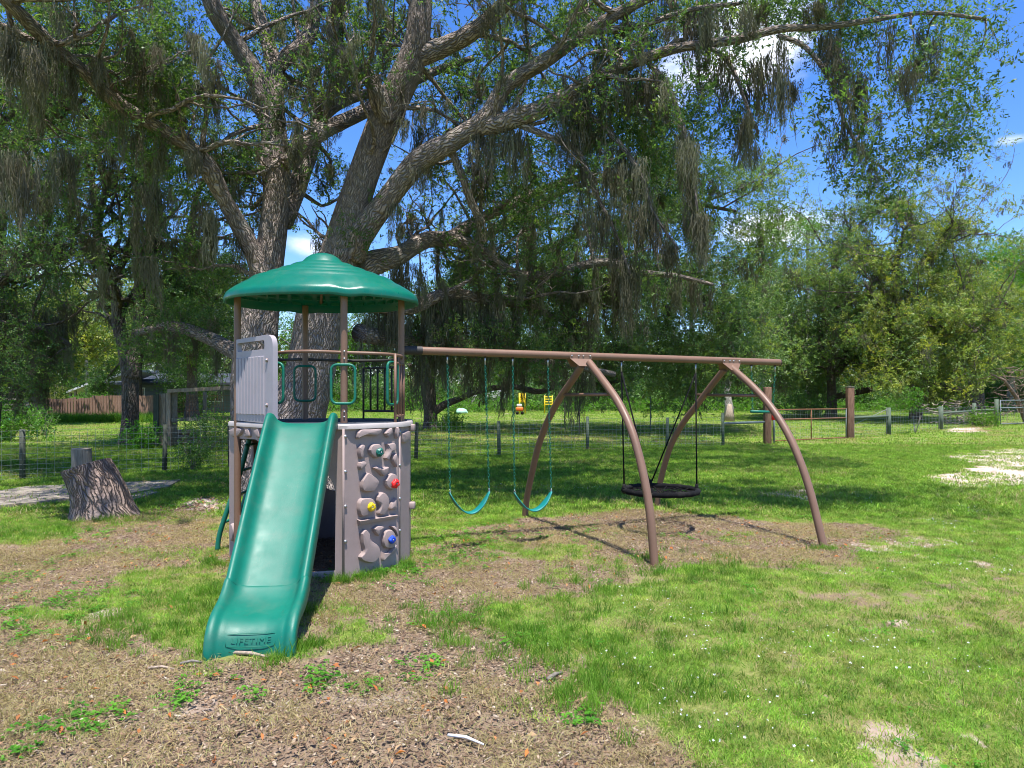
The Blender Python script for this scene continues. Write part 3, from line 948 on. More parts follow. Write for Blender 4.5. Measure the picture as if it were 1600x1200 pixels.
def forked_oak():
    t = Tree('live_oak', (*G(203, 24).xy, 0), 'slim forked oak with speckled trunk standing between the play tower and the board fence', M['barkdark'])
    L = t.limb
    L([(203, 702, 24, 40), (202, 690, 24, 31), (204, 640, 24, 24), (203, 585, 24, 25), (196, 545, 24, 22), (186, 510, 24, 19), (183, 470, 24, 18), (170, 440, 24, 18), (160, 400, 23.5, 18), (152, 350, 23, 12), (165, 290, 23, 9), (150, 230, 23, 7), (160, 170, 22.5, 5)], 18, .16, 6, .5)
    L([(205, 590, 24, 26), (213, 550, 24, 22), (220, 500, 24, 22), (220, 450, 23.8, 20), (228, 400, 23.5, 17), (236, 340, 23, 12), (230, 280, 23, 10), (222, 215, 22.5, 7), (240, 160, 22, 5)], 14, .15, 6, 1.2)
    L([(220, 500, 24, 14), (240, 465, 23.7, 15), (268, 430, 23.3, 14), (290, 395, 23, 13), (298, 350, 22.6, 10), (310, 300, 22, 7), (330, 260, 22, 5)], 12, .15, 6, 1)
    L([(290, 398, 23, 8), (312, 382, 22.8, 6), (340, 350, 22.5, 4)], 8)
    L([(172, 445, 24, 12), (188, 420, 24, 11), (205, 375, 24, 11), (215, 330, 24, 8), (205, 260, 24, 6)], 10, .15, 6, .8)
    L([(165, 430, 23.8, 10), (140, 385, 23.5, 9), (112, 350, 23.2, 8), (95, 290, 23, 6), (70, 235, 22.6, 4)], 10, .15, 6, 1)
    L([(150, 380, 23.5, 9), (148, 310, 23, 8), (135, 250, 23, 7), (120, 190, 22.6, 5)], 8, .15, 6, .5)
    L([(238, 560, 24, 16), (232, 500, 24, 17), (236, 440, 24, 18), (240, 380, 24, 16), (246, 320, 24, 14), (238, 260, 24, 10), (250, 200, 24, 6)], 12, .3, 6, 3)
    t.wander(60, .06, .5, (2, 5), .5, 2, .09, .8)
    T = region([(170, 240, 100, 60, 20, 27, 40), (280, 300, 60, 60, 20, 26, 26), (280, 420, 60, 60, 21, 26, 34), (120, 330, 60, 60, 21, 26, 16), (240, 470, 60, 40, 22, 26, 18), (170, 140, 120, 60, 20, 26, 40), (330, 440, 40, 50, 22, 27, 24), (300, 520, 50, 30, 22, 27, 16)], .5)
    t.grow(T, 9, .5, .06, 5, .28, (.4, 1.3))
    t.finish(M['leaf'], True, .8, mossw=1.2)


left_edge_oak()
forked_oak()


def spread_oak():
    """broad oak on the far lawn behind the swings"""
    t = Tree('live_oak', (*G(673, 35).xy, float(rise(35))), 'broad oak behind the swings with one long bough sweeping just above the grass', M['barkdark'])
    L = t.limb
    L([(673, 680, 35, 34), (673, 668, 35, 24), (672, 630, 35, 21), (670, 590, 35, 20), (676, 540, 35, 18), (690, 480, 35, 16), (720, 420, 35, 14), (770, 360, 34, 12), (830, 320, 34, 9)], 14, .16, 6, .5)
    L([(676, 645, 35, 14), (695, 632, 35, 12), (720, 622, 35, 10), (750, 610, 35, 10), (800, 604, 34.5, 9), (845, 612, 34, 9), (880, 598, 34, 8), (930, 600, 34, 6), (990, 592, 34, 5)], 10, .16, 6, .9)
    L([(672, 610, 35, 14), (655, 590, 35, 10), (640, 570, 34, 7)], 8)
    L([(690, 500, 35, 12), (780, 470, 34, 11), (880, 450, 33, 9), (980, 440, 32, 8), (1080, 470, 31, 6), (1150, 500, 31, 4)], 10, .16, 6, 1.4)
    L([(720, 430, 35, 12), (820, 400, 33, 10), (950, 350, 32, 9), (1060, 320, 31, 7), (1150, 330, 31, 5)], 10, .16, 6, 1)
    L([(760, 370, 34, 10), (880, 300, 33, 9), (1000, 270, 32, 8), (1100, 275, 31, 6)], 10, .16, 6, 1)
    t.wander(70, .08, .5, (3, 7), .15, 2, .1, .5)
    T = region([(760, 560, 100, 40, 30, 38, 50), (880, 560, 90, 46, 29, 38, 60), (990, 560, 90, 46, 29, 38, 76), (1090, 570, 80, 36, 28, 38, 70), (1160, 530, 60, 60, 28, 38, 60), (1090, 490, 100, 50, 28, 38, 66), (950, 480, 100, 50, 28, 38, 66), (820, 470, 90, 60, 29, 38, 56),
                (900, 390, 100, 60, 28, 38, 66), (1020, 390, 100, 60, 28, 38, 66), (1120, 400, 80, 60, 28, 38, 50), (1000, 310, 100, 50, 28, 37, 50), (1100, 300, 90, 46, 28, 36, 44), (1170, 310, 60, 60, 28, 34, 30), (1070, 240, 90, 30, 28, 34, 22), (1200, 380, 40, 60, 28, 34, 18),
                (700, 500, 60, 60, 31, 38, 30), (640, 560, 40, 30, 32, 38, 14), (1060, 615, 60, 16, 30, 36, 16)], .62)
    t.grow(T, 10, .55, .05, 5, .26, (.6, 1.6), .12)
    t.finish(M['leafgrey'], True, .95, mossw=1.5)


spread_oak()


def crown_tree(name, px, Z, top, wpx, label, leafm, barkm=None, n=90, lean=0, trunkw=.35, lobes=7, bottom=560, spr=9, seed=0, group=None, sc=1.0, moss=.2, limbs=None, sig=.8):
    random.seed(seed * 13 + 5)
    b = G(px, Z)
    t = Tree(name, tuple(b), label, barkm or M['barkfar'], group)
    H = W(px, top, Z).z; B = W(px, bottom, Z).z; w = wpx / F * Z / 2
    g = b.z
    cz = (H + B) / 2
    t.wlimb([(b.x, b.y, g - .2, trunkw * 1.5), (b.x + lean * .1, b.y, g + (B - g) * .4, trunkw), (b.x + lean * .5, b.y, B, trunkw * .85), (b.x + lean, b.y, cz, trunkw * .6), (b.x + lean, b.y, cz + (H - cz) * .6, trunkw * .25)], 10, .15, 4)
    for i in range(lobes):
        a = 6.28 * i / lobes + random.uniform(-.3, .3)
        e = Vector((b.x + lean + math.cos(a) * w * .65, b.y + math.sin(a) * w * .6, random.uniform(B, H - (H - B) * .25)))
        s_ = Vector((b.x + lean * .6, b.y, B + (cz - B) * random.uniform(-.2, .6)))
        mid = s_.lerp(e, .5) + Vector((0, 0, random.uniform(-.3, .8)))
        t.wlimb([(*s_, trunkw * .5), (*mid, trunkw * .34), (*e, trunkw * .12)], 7, .15, 4, .3 * moss * 3)
    cent = [(b.x + lean + random.gauss(0, w * .45), b.y + random.gauss(0, w * .4), random.uniform(B + (H - B) * .12, H - (H - B) * .18), random.uniform(.28, .5)) for _ in range(lobes + 3)]
    cent.append((b.x + lean, b.y, H - (H - B) * .22, .3))
    T = []
    k = 0
    while len(T) < n and k < n * 30:
        k += 1
        c = random.choice(cent)
        d = rv() * random.random() ** .35
        p = (c[0] + d.x * w * c[3] * 1.3, c[1] + d.y * w * c[3] * 1.2, c[2] + d.z * (H - B) * c[3] * .62)
        if p[2] < max(g + .6, B - (H - B) * .12) or p[2] > H + .3 or abs(p[0] - b.x - lean) > w * 1.05:
            continue
        T.append(p)
    t.grow(T, spr, sig, .05, 4, moss, (.8, 2.2), .12)
    t.finish(leafm, True, sc, mossw=1.6)
    return t


def right_oaks():
    # dark crooked oak
    t = Tree('live_oak', tuple(G(1296, 48)), 'crooked dark-trunked oak just beyond the pipe gate, thin top reaching above its neighbours', M['barkdark'])
    L = t.limb
    L([(1298, 655, 48, 22), (1300, 628, 48, 14), (1299, 600, 48, 13), (1296, 580, 48, 14), (1288, 560, 48, 13), (1278, 535, 48, 10), (1280, 515, 48, 9), (1300, 500, 48, 6), (1330, 490, 47, 4)], 12, .16, 5)
    L([(1300, 590, 48, 12), (1318, 570, 48, 11), (1322, 545, 48, 9), (1312, 500, 48, 8), (1300, 450, 48, 7), (1308, 400, 48, 6), (1330, 365, 48, 5), (1360, 335, 48, 4), (1380, 320, 48, 2)], 10, .16, 5)
    L([(1305, 620, 48, 9), (1340, 612, 47.5, 11), (1370, 605, 47, 9), (1390, 590, 47, 8), (1400, 575, 47, 5)], 9, .16, 5)
    L([(1305, 420, 48, 5), (1330, 400, 48, 4), (1355, 395, 48, 3)], 6)
    t.wander(60, .06, .5, (3, 7), .3, 2, .09, .2)
    T = region([(1240, 470, 60, 40, 43, 52, 40), (1260, 420, 60, 36, 43, 52, 44), (1310, 460, 50, 50, 43, 52, 36), (1240, 540, 50, 40, 43, 52, 40), (1210, 500, 40, 50, 43, 52, 30), (1330, 370, 26, 26, 46, 50, 12), (1365, 330, 30, 18, 46, 50, 14), (1345, 400, 40, 30, 44, 52, 22),
                (1340, 530, 50, 50, 43, 50, 34), (1220, 590, 50, 26, 44, 52, 34), (1275, 600, 40, 20, 48, 53, 20), (1195, 440, 26, 30, 44, 50, 14), (1260, 560, 50, 40, 48, 53, 30)], .8)
    t.grow(T, 9, .6, .05, 5, .25, (.8, 1.8), .14)
    t.finish(M['leafgrey'], True, 1.15, mossw=1.5)
    # yellow-green spreading oak
    t = Tree('live_oak', tuple(G(1440, 44)), 'wide yellow-green oak with its boughs drooping onto the wire fence', M['barkdark'])
    L = t.limb
    L([(1430, 655, 44, 20), (1432, 620, 44, 15), (1425, 570, 44, 13), (1410, 500, 44, 11), (1400, 430, 44, 8), (1410, 370, 44, 5), (1425, 340, 44, 3)], 10, .16, 5)
    L([(1425, 560, 44, 10), (1470, 540, 43, 9), (1520, 520, 42, 7), (1545, 500, 42, 5)], 8, .16, 5)
    L([(1522, 640, 41, 8), (1515, 620, 41, 9), (1490, 606, 41, 10), (1460, 600, 42, 8), (1440, 580, 43, 6)], 8, .16, 5)
    L([(1410, 450, 44, 7), (1450, 400, 44, 6), (1480, 365, 44, 4), (1510, 350, 44, 3)], 8, .16, 5)
    L([(1412, 510, 44, 8), (1370, 470, 43, 6), (1350, 440, 43, 4)], 8, .16, 5)
    t.wander(70, .06, .5, (3, 7), .1, 2, .08, .2)
    T = region([(1380, 500, 60, 50, 40, 48, 52), (1450, 480, 60, 50, 40, 48, 56), (1510, 500, 50, 50, 39, 47, 46), (1390, 570, 60, 36, 39, 46, 46), (1460, 570, 60, 36, 39, 46, 50), (1525, 570, 40, 36, 39, 45, 32), (1420, 400, 60, 46, 41, 48, 44), (1490, 410, 44, 46, 41, 48, 34),
                (1440, 360, 50, 16, 43, 47, 14), (1420, 330, 26, 12, 43, 47, 9), (1500, 355, 24, 14, 43, 47, 10), (1480, 620, 34, 10, 39, 43, 12), (1360, 420, 24, 30, 42, 46, 12)], .8)
    t.grow(T, 10, .45, .04, 5, .2, (.6, 1.5), .14)
    t.finish(M['leafolive'], True, 1.1, mossw=1.4)


right_oaks()
crown_tree('bright_tree', 1580, 62, 372, 190, 'bright green round-topped tree at the far right above the wire gate', M['leafbright'], n=260, bottom=590, spr=12, seed=1, sc=1.2, moss=0)
crown_tree('bright_tree', 1190, 66, 398, 130, 'fresh green tree filling the gap left of the crooked oak', M['leafbright'], n=130, bottom=600, spr=12, seed=2, sc=1.2, moss=0)
crown_tree('flat_top_tree', 1262, 62, 340, 70, 'thin tree whose small flat green top pokes up against the white cloud', M['leafbright'], n=26, bottom=375, spr=9, seed=3, sc=.9, moss=0, trunkw=.16, lobes=5, sig=.5)
BG = [
    (60, 40, 440, 150, 'leafolive', 'olive-green oak crown filling the left edge behind the rail fence'),
    (300, 46, 400, 150, 'leaf', 'dark oak crown hanging between the forked trunk and the play tower'),
    (215, 52, 430, 130, 'leafolive', 'olive oak crown standing over the lean-to shed'),
    (-60, 62, 380, 190, 'leafdark', 'dark tree beyond the rail fence, cut by the left edge'),
    (40, 60, 470, 170, 'leafyel', 'light olive tree behind the rail fence at far left'),
    (165, 72, 450, 150, 'leafbright', 'fresh green tree behind the utility pole'),
    (280, 70, 430, 170, 'leaf', 'full green tree over the blue-grey house'),
    (380, 75, 440, 160, 'leafyel', 'olive tree behind the forked oak trunk gap'),
    (500, 74, 440, 170, 'leafbright', 'light green tree seen through the play tower rails'),
    (600, 78, 430, 160, 'leaf', 'dark green tree between the tower and the first swing'),
    (720, 76, 420, 170, 'leafbright', 'pale green tree beyond the two belt swings'),
    (840, 80, 410, 170, 'leafyel', 'olive green tree beyond the near swing frame'),
    (960, 78, 400, 180, 'leafdark', 'deep green tree beyond the round swing'),
    (1080, 74, 400, 170, 'leafyel', 'tall olive tree between the two swing frames'),
    (1290, 72, 440, 150, 'leafdark', 'shadowy tree behind the crooked oak'),
    (1400, 74, 420, 160, 'leaf', 'dark tree closing the gap behind the yellow-green oak'),
    (1500, 70, 430, 150, 'leafdark', 'dark green tree left of the bright round-topped one'),
    (1680, 64, 400, 180, 'leafdark', 'dark tree beyond the wire gate, cut by the right edge'),
    (1530, 54, 440, 120, 'leafolive', 'olive tree between the yellow-green oak and the bright right-hand tree'),
]
for i, (px, Z, top, wd, lm, lab) in enumerate(BG):
    crown_tree('woodland_tree', px, Z, top, wd * 1.15, lab, M[lm], M['barkdark'] if Z < 55 else None, n=100, bottom=606 if Z > 55 else 560, spr=10, seed=20 + i, sc=1.3, moss=.1, group='trees of the wood behind the lawn', sig=1.0)


def norfolk_pine():
    b = G(118, 66)
    r = tag(empty('norfolk_pine', tuple(b)), 'slender layered pine beside the utility pole at the left', 'pine tree')
    top = W(118, 418, 66).z
    MB().tube([(b.x, b.y, b.z), (b.x, b.y, top)], [.2, .03], 8).build('trunk', M['barkfar'], r)
    P = []
    k = 0
    zz = b.z + 4
    while zz < top:
        f = (top - zz) / (top - b.z - 4)
        R = 2.2 * f ** .8 + .15
        for i in range(7):
            a = i * .9 + zz
            for q in range(max(1, int(R * 3))):
                u = (q + .5) / max(1, int(R * 3))
                P.append((b.x + math.cos(a) * R * u, b.y + math.sin(a) * R * u, zz + u * R * .25))
        zz += .75
    P = np.array(P); n = len(P)
    scatter('crown', SPRIGS_FAR, P, RNG.uniform(0, 6.28, (n, 3)), RNG.uniform(.5, .9, n), [M['leafdark'], M['twig']], r)


norfolk_pine()


# ------------------------------------------------------------------ ground
def inpoly(u, v, poly):
    u = np.asarray(u); v = np.asarray(v)
    inside = np.zeros(u.shape, bool)
    n = len(poly)
    j = n - 1
    for i in range(n):
        xi, yi = poly[i]; xj, yj = poly[j]
        c = ((yi > v) != (yj > v)) & (u < (xj - xi) * (v - yi) / (yj - yi + 1e-9) + xi)
        inside ^= c
        j = i
    return inside


MULCH = [
    ([(-900, 1010), (0, 985), (60, 960), (160, 1012), (330, 1038), (460, 1040), (560, 1000), (640, 955), (760, 985), (830, 1040), (870, 1085), (940, 1100), (1010, 1150), (1040, 1210), (1100, 1600), (-900, 1600)], 1.0),
    ([(-500, 868), (60, 852), (120, 822), (200, 800), (345, 775), (350, 872), (300, 890), (200, 898), (140, 930), (60, 950), (0, 985), (-500, 1000)], .78),
    ([(640, 855), (700, 850), (860, 872), (1000, 882), (1015, 892), (880, 925), (800, 945), (760, 985), (560, 1000), (530, 930), (520, 905), (640, 890)], .74),
    ([(820, 812), (940, 800), (1080, 800), (1200, 815), (1330, 820), (1440, 838), (1460, 850), (1380, 858), (1330, 885), (1240, 893), (1130, 880), (1040, 893), (900, 856), (760, 850), (660, 825)], .86),
    ([(358, 860), (420, 730), (600, 740), (640, 850), (540, 900), (470, 1010), (440, 1010)], .9),
]
SAND = [
    ([(1440, 752), (1500, 730), (1660, 716), (1760, 755), (1480, 762)], 1), ([(1470, 713), (1600, 697), (1740, 712), (1540, 728)], 1),
    ([(1196, 768), (1275, 767), (1275, 781), (1210, 779)], .9), ([(1378, 962), (1445, 966), (1430, 984), (1383, 980)], .9),
    ([(1296, 1122), (1350, 1122), (1425, 1158), (1410, 1182), (1336, 1160)], .85), ([(1450, 1138), (1505, 1132), (1492, 1168), (1460, 1160)], .85),
    ([(1560, 1120), (1640, 1122), (1640, 1150), (1570, 1142)], .8), ([(280, 780), (360, 776), (352, 801), (290, 800)], .8), ([(1478, 671), (1545, 669), (1545, 677), (1480, 677)], 1),
    ([(200, 1130), (330, 1090), (350, 1125), (230, 1150)], .35), ([(560, 1040), (720, 1060), (650, 1110), (500, 1090)], .3), ([(1230, 1075), (1300, 1070), (1290, 1095)], .7),
    ([(1340, 846), (1470, 836), (1480, 852), (1360, 862)], .6),
]


def uv_of(X, Y):
    Yc = np.maximum(Y, .6)
    return CX + X / Yc * F, HY + CH * F / Yc


def masks(X, Y):
    X = np.asarray(X, float); Y = np.asarray(Y, float)
    wx = X + (fbm(X * 1.7 + 9, Y * 1.7, 4) - .5) * 1.0
    wy = Y + (fbm(X * 1.7 + 40, Y * 1.7 + 7, 4) - .5) * 1.0
    u, v = uv_of(wx, wy)
    mul = np.zeros(X.shape)
    for poly, s_ in MULCH:
        mul = np.maximum(mul, inpoly(u, v, poly) * s_)
    # feather
    for dx, dy in ((.12, 0), (-.12, 0), (0, .16), (0, -.16)):
        u2, v2 = uv_of(wx + dx, wy + dy)
        m2 = np.zeros(X.shape)
        for poly, s_ in MULCH:
            m2 = np.maximum(m2, inpoly(u2, v2, poly) * s_)
        mul = mul + m2
    mul = mul / 5
    ws = X + (fbm(X * 2.3 + 3, Y * 2.3, 4) - .5) * .9
    wt = Y + (fbm(X * 2.3 + 30, Y * 2.3 + 9, 4) - .5) * .9
    u, v = uv_of(ws, wt)
    sand = np.zeros(X.shape)
    for poly, s_ in SAND:
        sand = np.maximum(sand, inpoly(u, v, poly) * s_)
    n = fbm(X * 1.1, Y * 1.1 + 50, 5)
    n2 = fbm(X * 4.5, Y * 4.5 + 20, 3)
    n3 = fbm(X * 13 + 5, Y * 13, 2)
    gr = 1.0 - mul * 1.12 + (n - .5) * 1.15 * (0.3 + mul) + (n2 - .5) * .95 - ssm(.55, .8, n3) * .5
    # worn and sandy spots over the lawn
    worn = ssm(.62, .78, fbm(X * .55 + 80, Y * .55 + 11, 5)) * .35
    gr = gr - worn * (Y > 4)
    sand = np.maximum(sand, ssm(.74, .82, fbm(X * 1.6 + 120, Y * 1.6 + 60, 4)) * .7 * (mul < .3))
    sand = np.clip(sand * (.55 + 1.0 * (n2 - .2)), 0, 1)
    gr = np.clip(gr - sand * .9, 0, 1)
    return gr, mul, sand


def relief(X, Y):
    return (fbm(X * .5, Y * .5, 3) - .5) * .06 + (fbm(X * 3 + 7, Y * 3, 3) - .5) * .03


def build_ground():
    def axis(lo, hi, step, far, g):
        a = list(np.arange(lo, hi + 1e-6, step))
        s_ = step
        x = hi
        r = []
        while x < far:
            s_ *= g; x += s_; r.append(x)
        s_ = step; x = lo; l = []
        while x > -far:
            s_ *= g; x -= s_; l.append(x)
        return np.array(l[::-1] + a + r)
    xs = axis(-4.5, 6, .05, 700, 1.045)
    ys = axis(2.2, 9.5, .05, 700, 1.04)
    ys = ys[ys > -60]
    X, Y = np.meshgrid(xs, ys)
    Z = rise(Y) + relief(X, Y) * ssm(80, 20, np.hypot(X, Y))
    # drier, lower soil under the mulch
    g, m, s_ = masks(X, Y)
    Z = Z - .02 * m
    nx, ny = len(xs), len(ys)
    V = np.stack([X.ravel(), Y.ravel(), Z.ravel()], 1)
    i = np.arange(ny - 1)[:, None] * nx + np.arange(nx - 1)[None, :]
    Fc = np.stack([i, i + 1, i + nx + 1, i + nx], -1).reshape(-1, 4)
    me = bpy.data.meshes.new("ground")
    me.vertices.add(len(V)); me.vertices.foreach_set("co", V.astype(np.float32).ravel())
    me.loops.add(Fc.size); me.loops.foreach_set("vertex_index", Fc.ravel().astype(np.int32))
    me.polygons.add(len(Fc)); me.polygons.foreach_set("loop_start", np.arange(0, Fc.size, 4, dtype=np.int32))
    me.polygons.foreach_set("loop_total", np.full(len(Fc), 4, dtype=np.int32))
    me.update(); me.validate()
    me.polygons.foreach_set("use_smooth", [True] * len(me.polygons))
    ca = me.color_attributes.new("cover", 'FLOAT_COLOR', 'POINT')
    c = np.stack([g.ravel(), m.ravel(), s_.ravel(), np.ones(g.size)], 1)
    ca.data.foreach_set("color", c.astype(np.float32).ravel())
    mt = mat('ground_soil', (.2, .15, .1), .95, .1)
    L = mt.node_tree.links
    at = nn(mt, "ShaderNodeAttribute"); at.attribute_name = "cover"
    sp = nn(mt, "ShaderNodeSeparateColor"); L.new(at.outputs['Color'], sp.inputs[0])
    ge = nn(mt, "ShaderNodeNewGeometry").outputs['Position']
    fine = noise_tex(mt, 55, 6, vec=ge, rough=.75)
    mid = noise_tex(mt, 6, 6, vec=ge, rough=.65)
    wide = noise_tex(mt, .9, 6, vec=ge, rough=.6)
    soil = ramp(mt, fine, [(.25, (.06, .04, .025)), (.45, (.18, .125, .08)), (.6, (.30, .215, .14)), (.8, (.50, .41, .30))])
    soil2 = ramp(mt, mid, [(.3, (.14, .095, .07)), (.7, (.33, .25, .185))])
    ms = nn(mt, "ShaderNodeMix", data_type='RGBA'); ms.inputs[0].default_value = .45
    L.new(soil, ms.inputs[6]); L.new(soil2, ms.inputs[7])
    sandc = ramp(mt, mid, [(.35, (.42, .27, .19)), (.55, (.58, .47, .41)), (.7, (.70, .64, .60))])
    m1 = nn(mt, "ShaderNodeMix", data_type='RGBA')
    L.new(sp.outputs[2], m1.inputs[0]); L.new(ms.outputs[2], m1.inputs[6]); L.new(sandc, m1.inputs[7])
    grass = ramp(mt, fine, [(.28, (.05, .09, .014)), (.5, (.12, .19, .026)), (.72, (.24, .28, .06))])
    dry = ramp(mt, fine, [(.3, (.14, .15, .035)), (.7, (.34, .29, .13))])
    m2 = nn(mt, "ShaderNodeMix", data_type='RGBA')
    wr = nn(mt, "ShaderNodeMapRange"); wr.inputs['From Min'].default_value = .42; wr.inputs['From Max'].default_value = .6
    wr.inputs['To Max'].default_value = .75
    L.new(wide, wr.inputs[0]); L.new(wr.outputs[0], m2.inputs[0])
    L.new(grass, m2.inputs[6]); L.new(dry, m2.inputs[7])
    # edge broken by fine noise
    ed = nn(mt, "ShaderNodeMath", operation='MULTIPLY_ADD'); ed.inputs[1].default_value = .8
    L.new(mid, ed.inputs[0]); L.new(sp.outputs[0], ed.inputs[2])
    er = nn(mt, "ShaderNodeMapRange"); er.inputs['From Min'].default_value = .72; er.inputs['From Max'].default_value = 1.1
    L.new(ed.outputs[0], er.inputs[0])
    m3 = nn(mt, "ShaderNodeMix", data_type='RGBA')
    L.new(er.outputs[0], m3.inputs[0]); L.new(m1.outputs[2], m3.inputs[6]); L.new(m2.outputs[2], m3.inputs[7])
    setcol(mt, m3.outputs[2])
    bump(mt, fine, .02, .8)
    me.materials.append(mt)
    o = bpy.data.objects.new("ground", me)
    COL.objects.link(o)
    o['kind'] = 'structure'


build_ground()


def gz(X, Y):
    return rise(Y) + relief(X, Y) * ssm(80, 20, np.hypot(X, Y))


def sample_view(n, y0, y1, margin=1.12, power=1.0, side=.86):
    n = int(n * 1.1)
    """points spread over the lawn in the wedge the photograph shows, with a margin either side"""
    u = RNG.random(n)
    Y = np.sqrt(y0 ** 2 + u * (y1 ** 2 - y0 ** 2))
    X = (RNG.random(n) * 2 - 1) * side * margin * Y
    return X, Y


def blades(nb, R, h, w, seed, lean=.5, curl=.4):
    random.seed(seed)
    V = []; Fc = []
    for i in range(nb):
        r = R * random.random() ** .5; a = random.uniform(0, 6.28)
        b = Vector((r * math.cos(a), r * math.sin(a), 0))
        hh = h * random.uniform(.4, 1.15)
        d = Vector((random.gauss(0, lean), random.gauss(0, lean), 1)).normalized()
        s_ = Vector((math.cos(a * 7), math.sin(a * 7), 0)) * w * random.uniform(.6, 1.2)
        m_ = b + d * hh * .55
        t_ = m_ + (d + Vector((d.x, d.y, -curl))).normalized() * hh * .5
        o = len(V)
        V += [b - s_, b + s_, m_ + s_ * .8, m_ - s_ * .8, t_]
        Fc += [(o, o + 1, o + 2, o + 3), (o + 3, o + 2, o + 4)]
    return V, Fc


def rosette(nl, R, w, seed):
    random.seed(seed)
    V = []; Fc = []
    for i in range(nl):
        c = Vector((random.gauss(0, R * .5), random.gauss(0, R * .5), random.uniform(.005, .035)))
        for k in range(3):
            a = random.uniform(0, 6.28)
            d = Vector((math.cos(a), math.sin(a), random.uniform(-.1, .4)))
            v, f = leaf_quad(c, d, Vector((0, 0, 1)) + rv() * .3, w * random.uniform(.7, 1.2), w * .8)
            o = len(V); V += v; Fc += [tuple(q + o for q in x) for x in f]
    return V, Fc


TUFT = [blades(46, .10, .048, .0022, 300 + k, .65, .6) for k in range(4)]
TUFT_MID = [blades(40, .22, .065, .005, 320 + k, .6, .5) for k in range(3)]
TUFT_FAR = [blades(30, .5, .11, .012, 340 + k, .6, .5) for k in range(3)]
TALL = [blades(40, .09, .16, .0028, 360 + k, .35, .5) for k in range(3)]
DRY = [blades(34, .11, .05, .0018, 380 + k, 1.6, .4) for k in range(3)]


def put(name, protos, X, Y, mt, smin=.7, smax=1.3, dz=0.0, tilt=.08, label=None):
    n = len(X)
    P = np.stack([X, Y, gz(X, Y) + dz], 1)
    rot = np.zeros((n, 3)); rot[:, 2] = RNG.uniform(0, 6.28, n); rot[:, :2] = RNG.normal(0, tilt, (n, 2))
    o = scatter(name, protos, P, rot, RNG.uniform(smin, smax, n), mt if isinstance(mt, list) else [mt])
    if label:
        o['label'] = label
    return o


TOWER_POLY = [(-2.94, 7.1), (-2.267, 6.45), (-1.60, 6.22), (-1.533, 6.22), (-1.121, 6.72), (-1.056, 7.04), (-1.15, 7.75), (-1.6, 8.15), (-2.4, 8.15), (-2.9, 7.7)]


def keep(X, Y, p, inside_tower=False):
    k = RNG.random(len(X)) < p
    if not inside_tower:
        k &= ~inpoly(X, Y, TOWER_POLY)
    k &= ~((np.abs(X + 1.68) < .27) & (Y > 4.3) & (Y < 4.9))
    return X[k], Y[k]


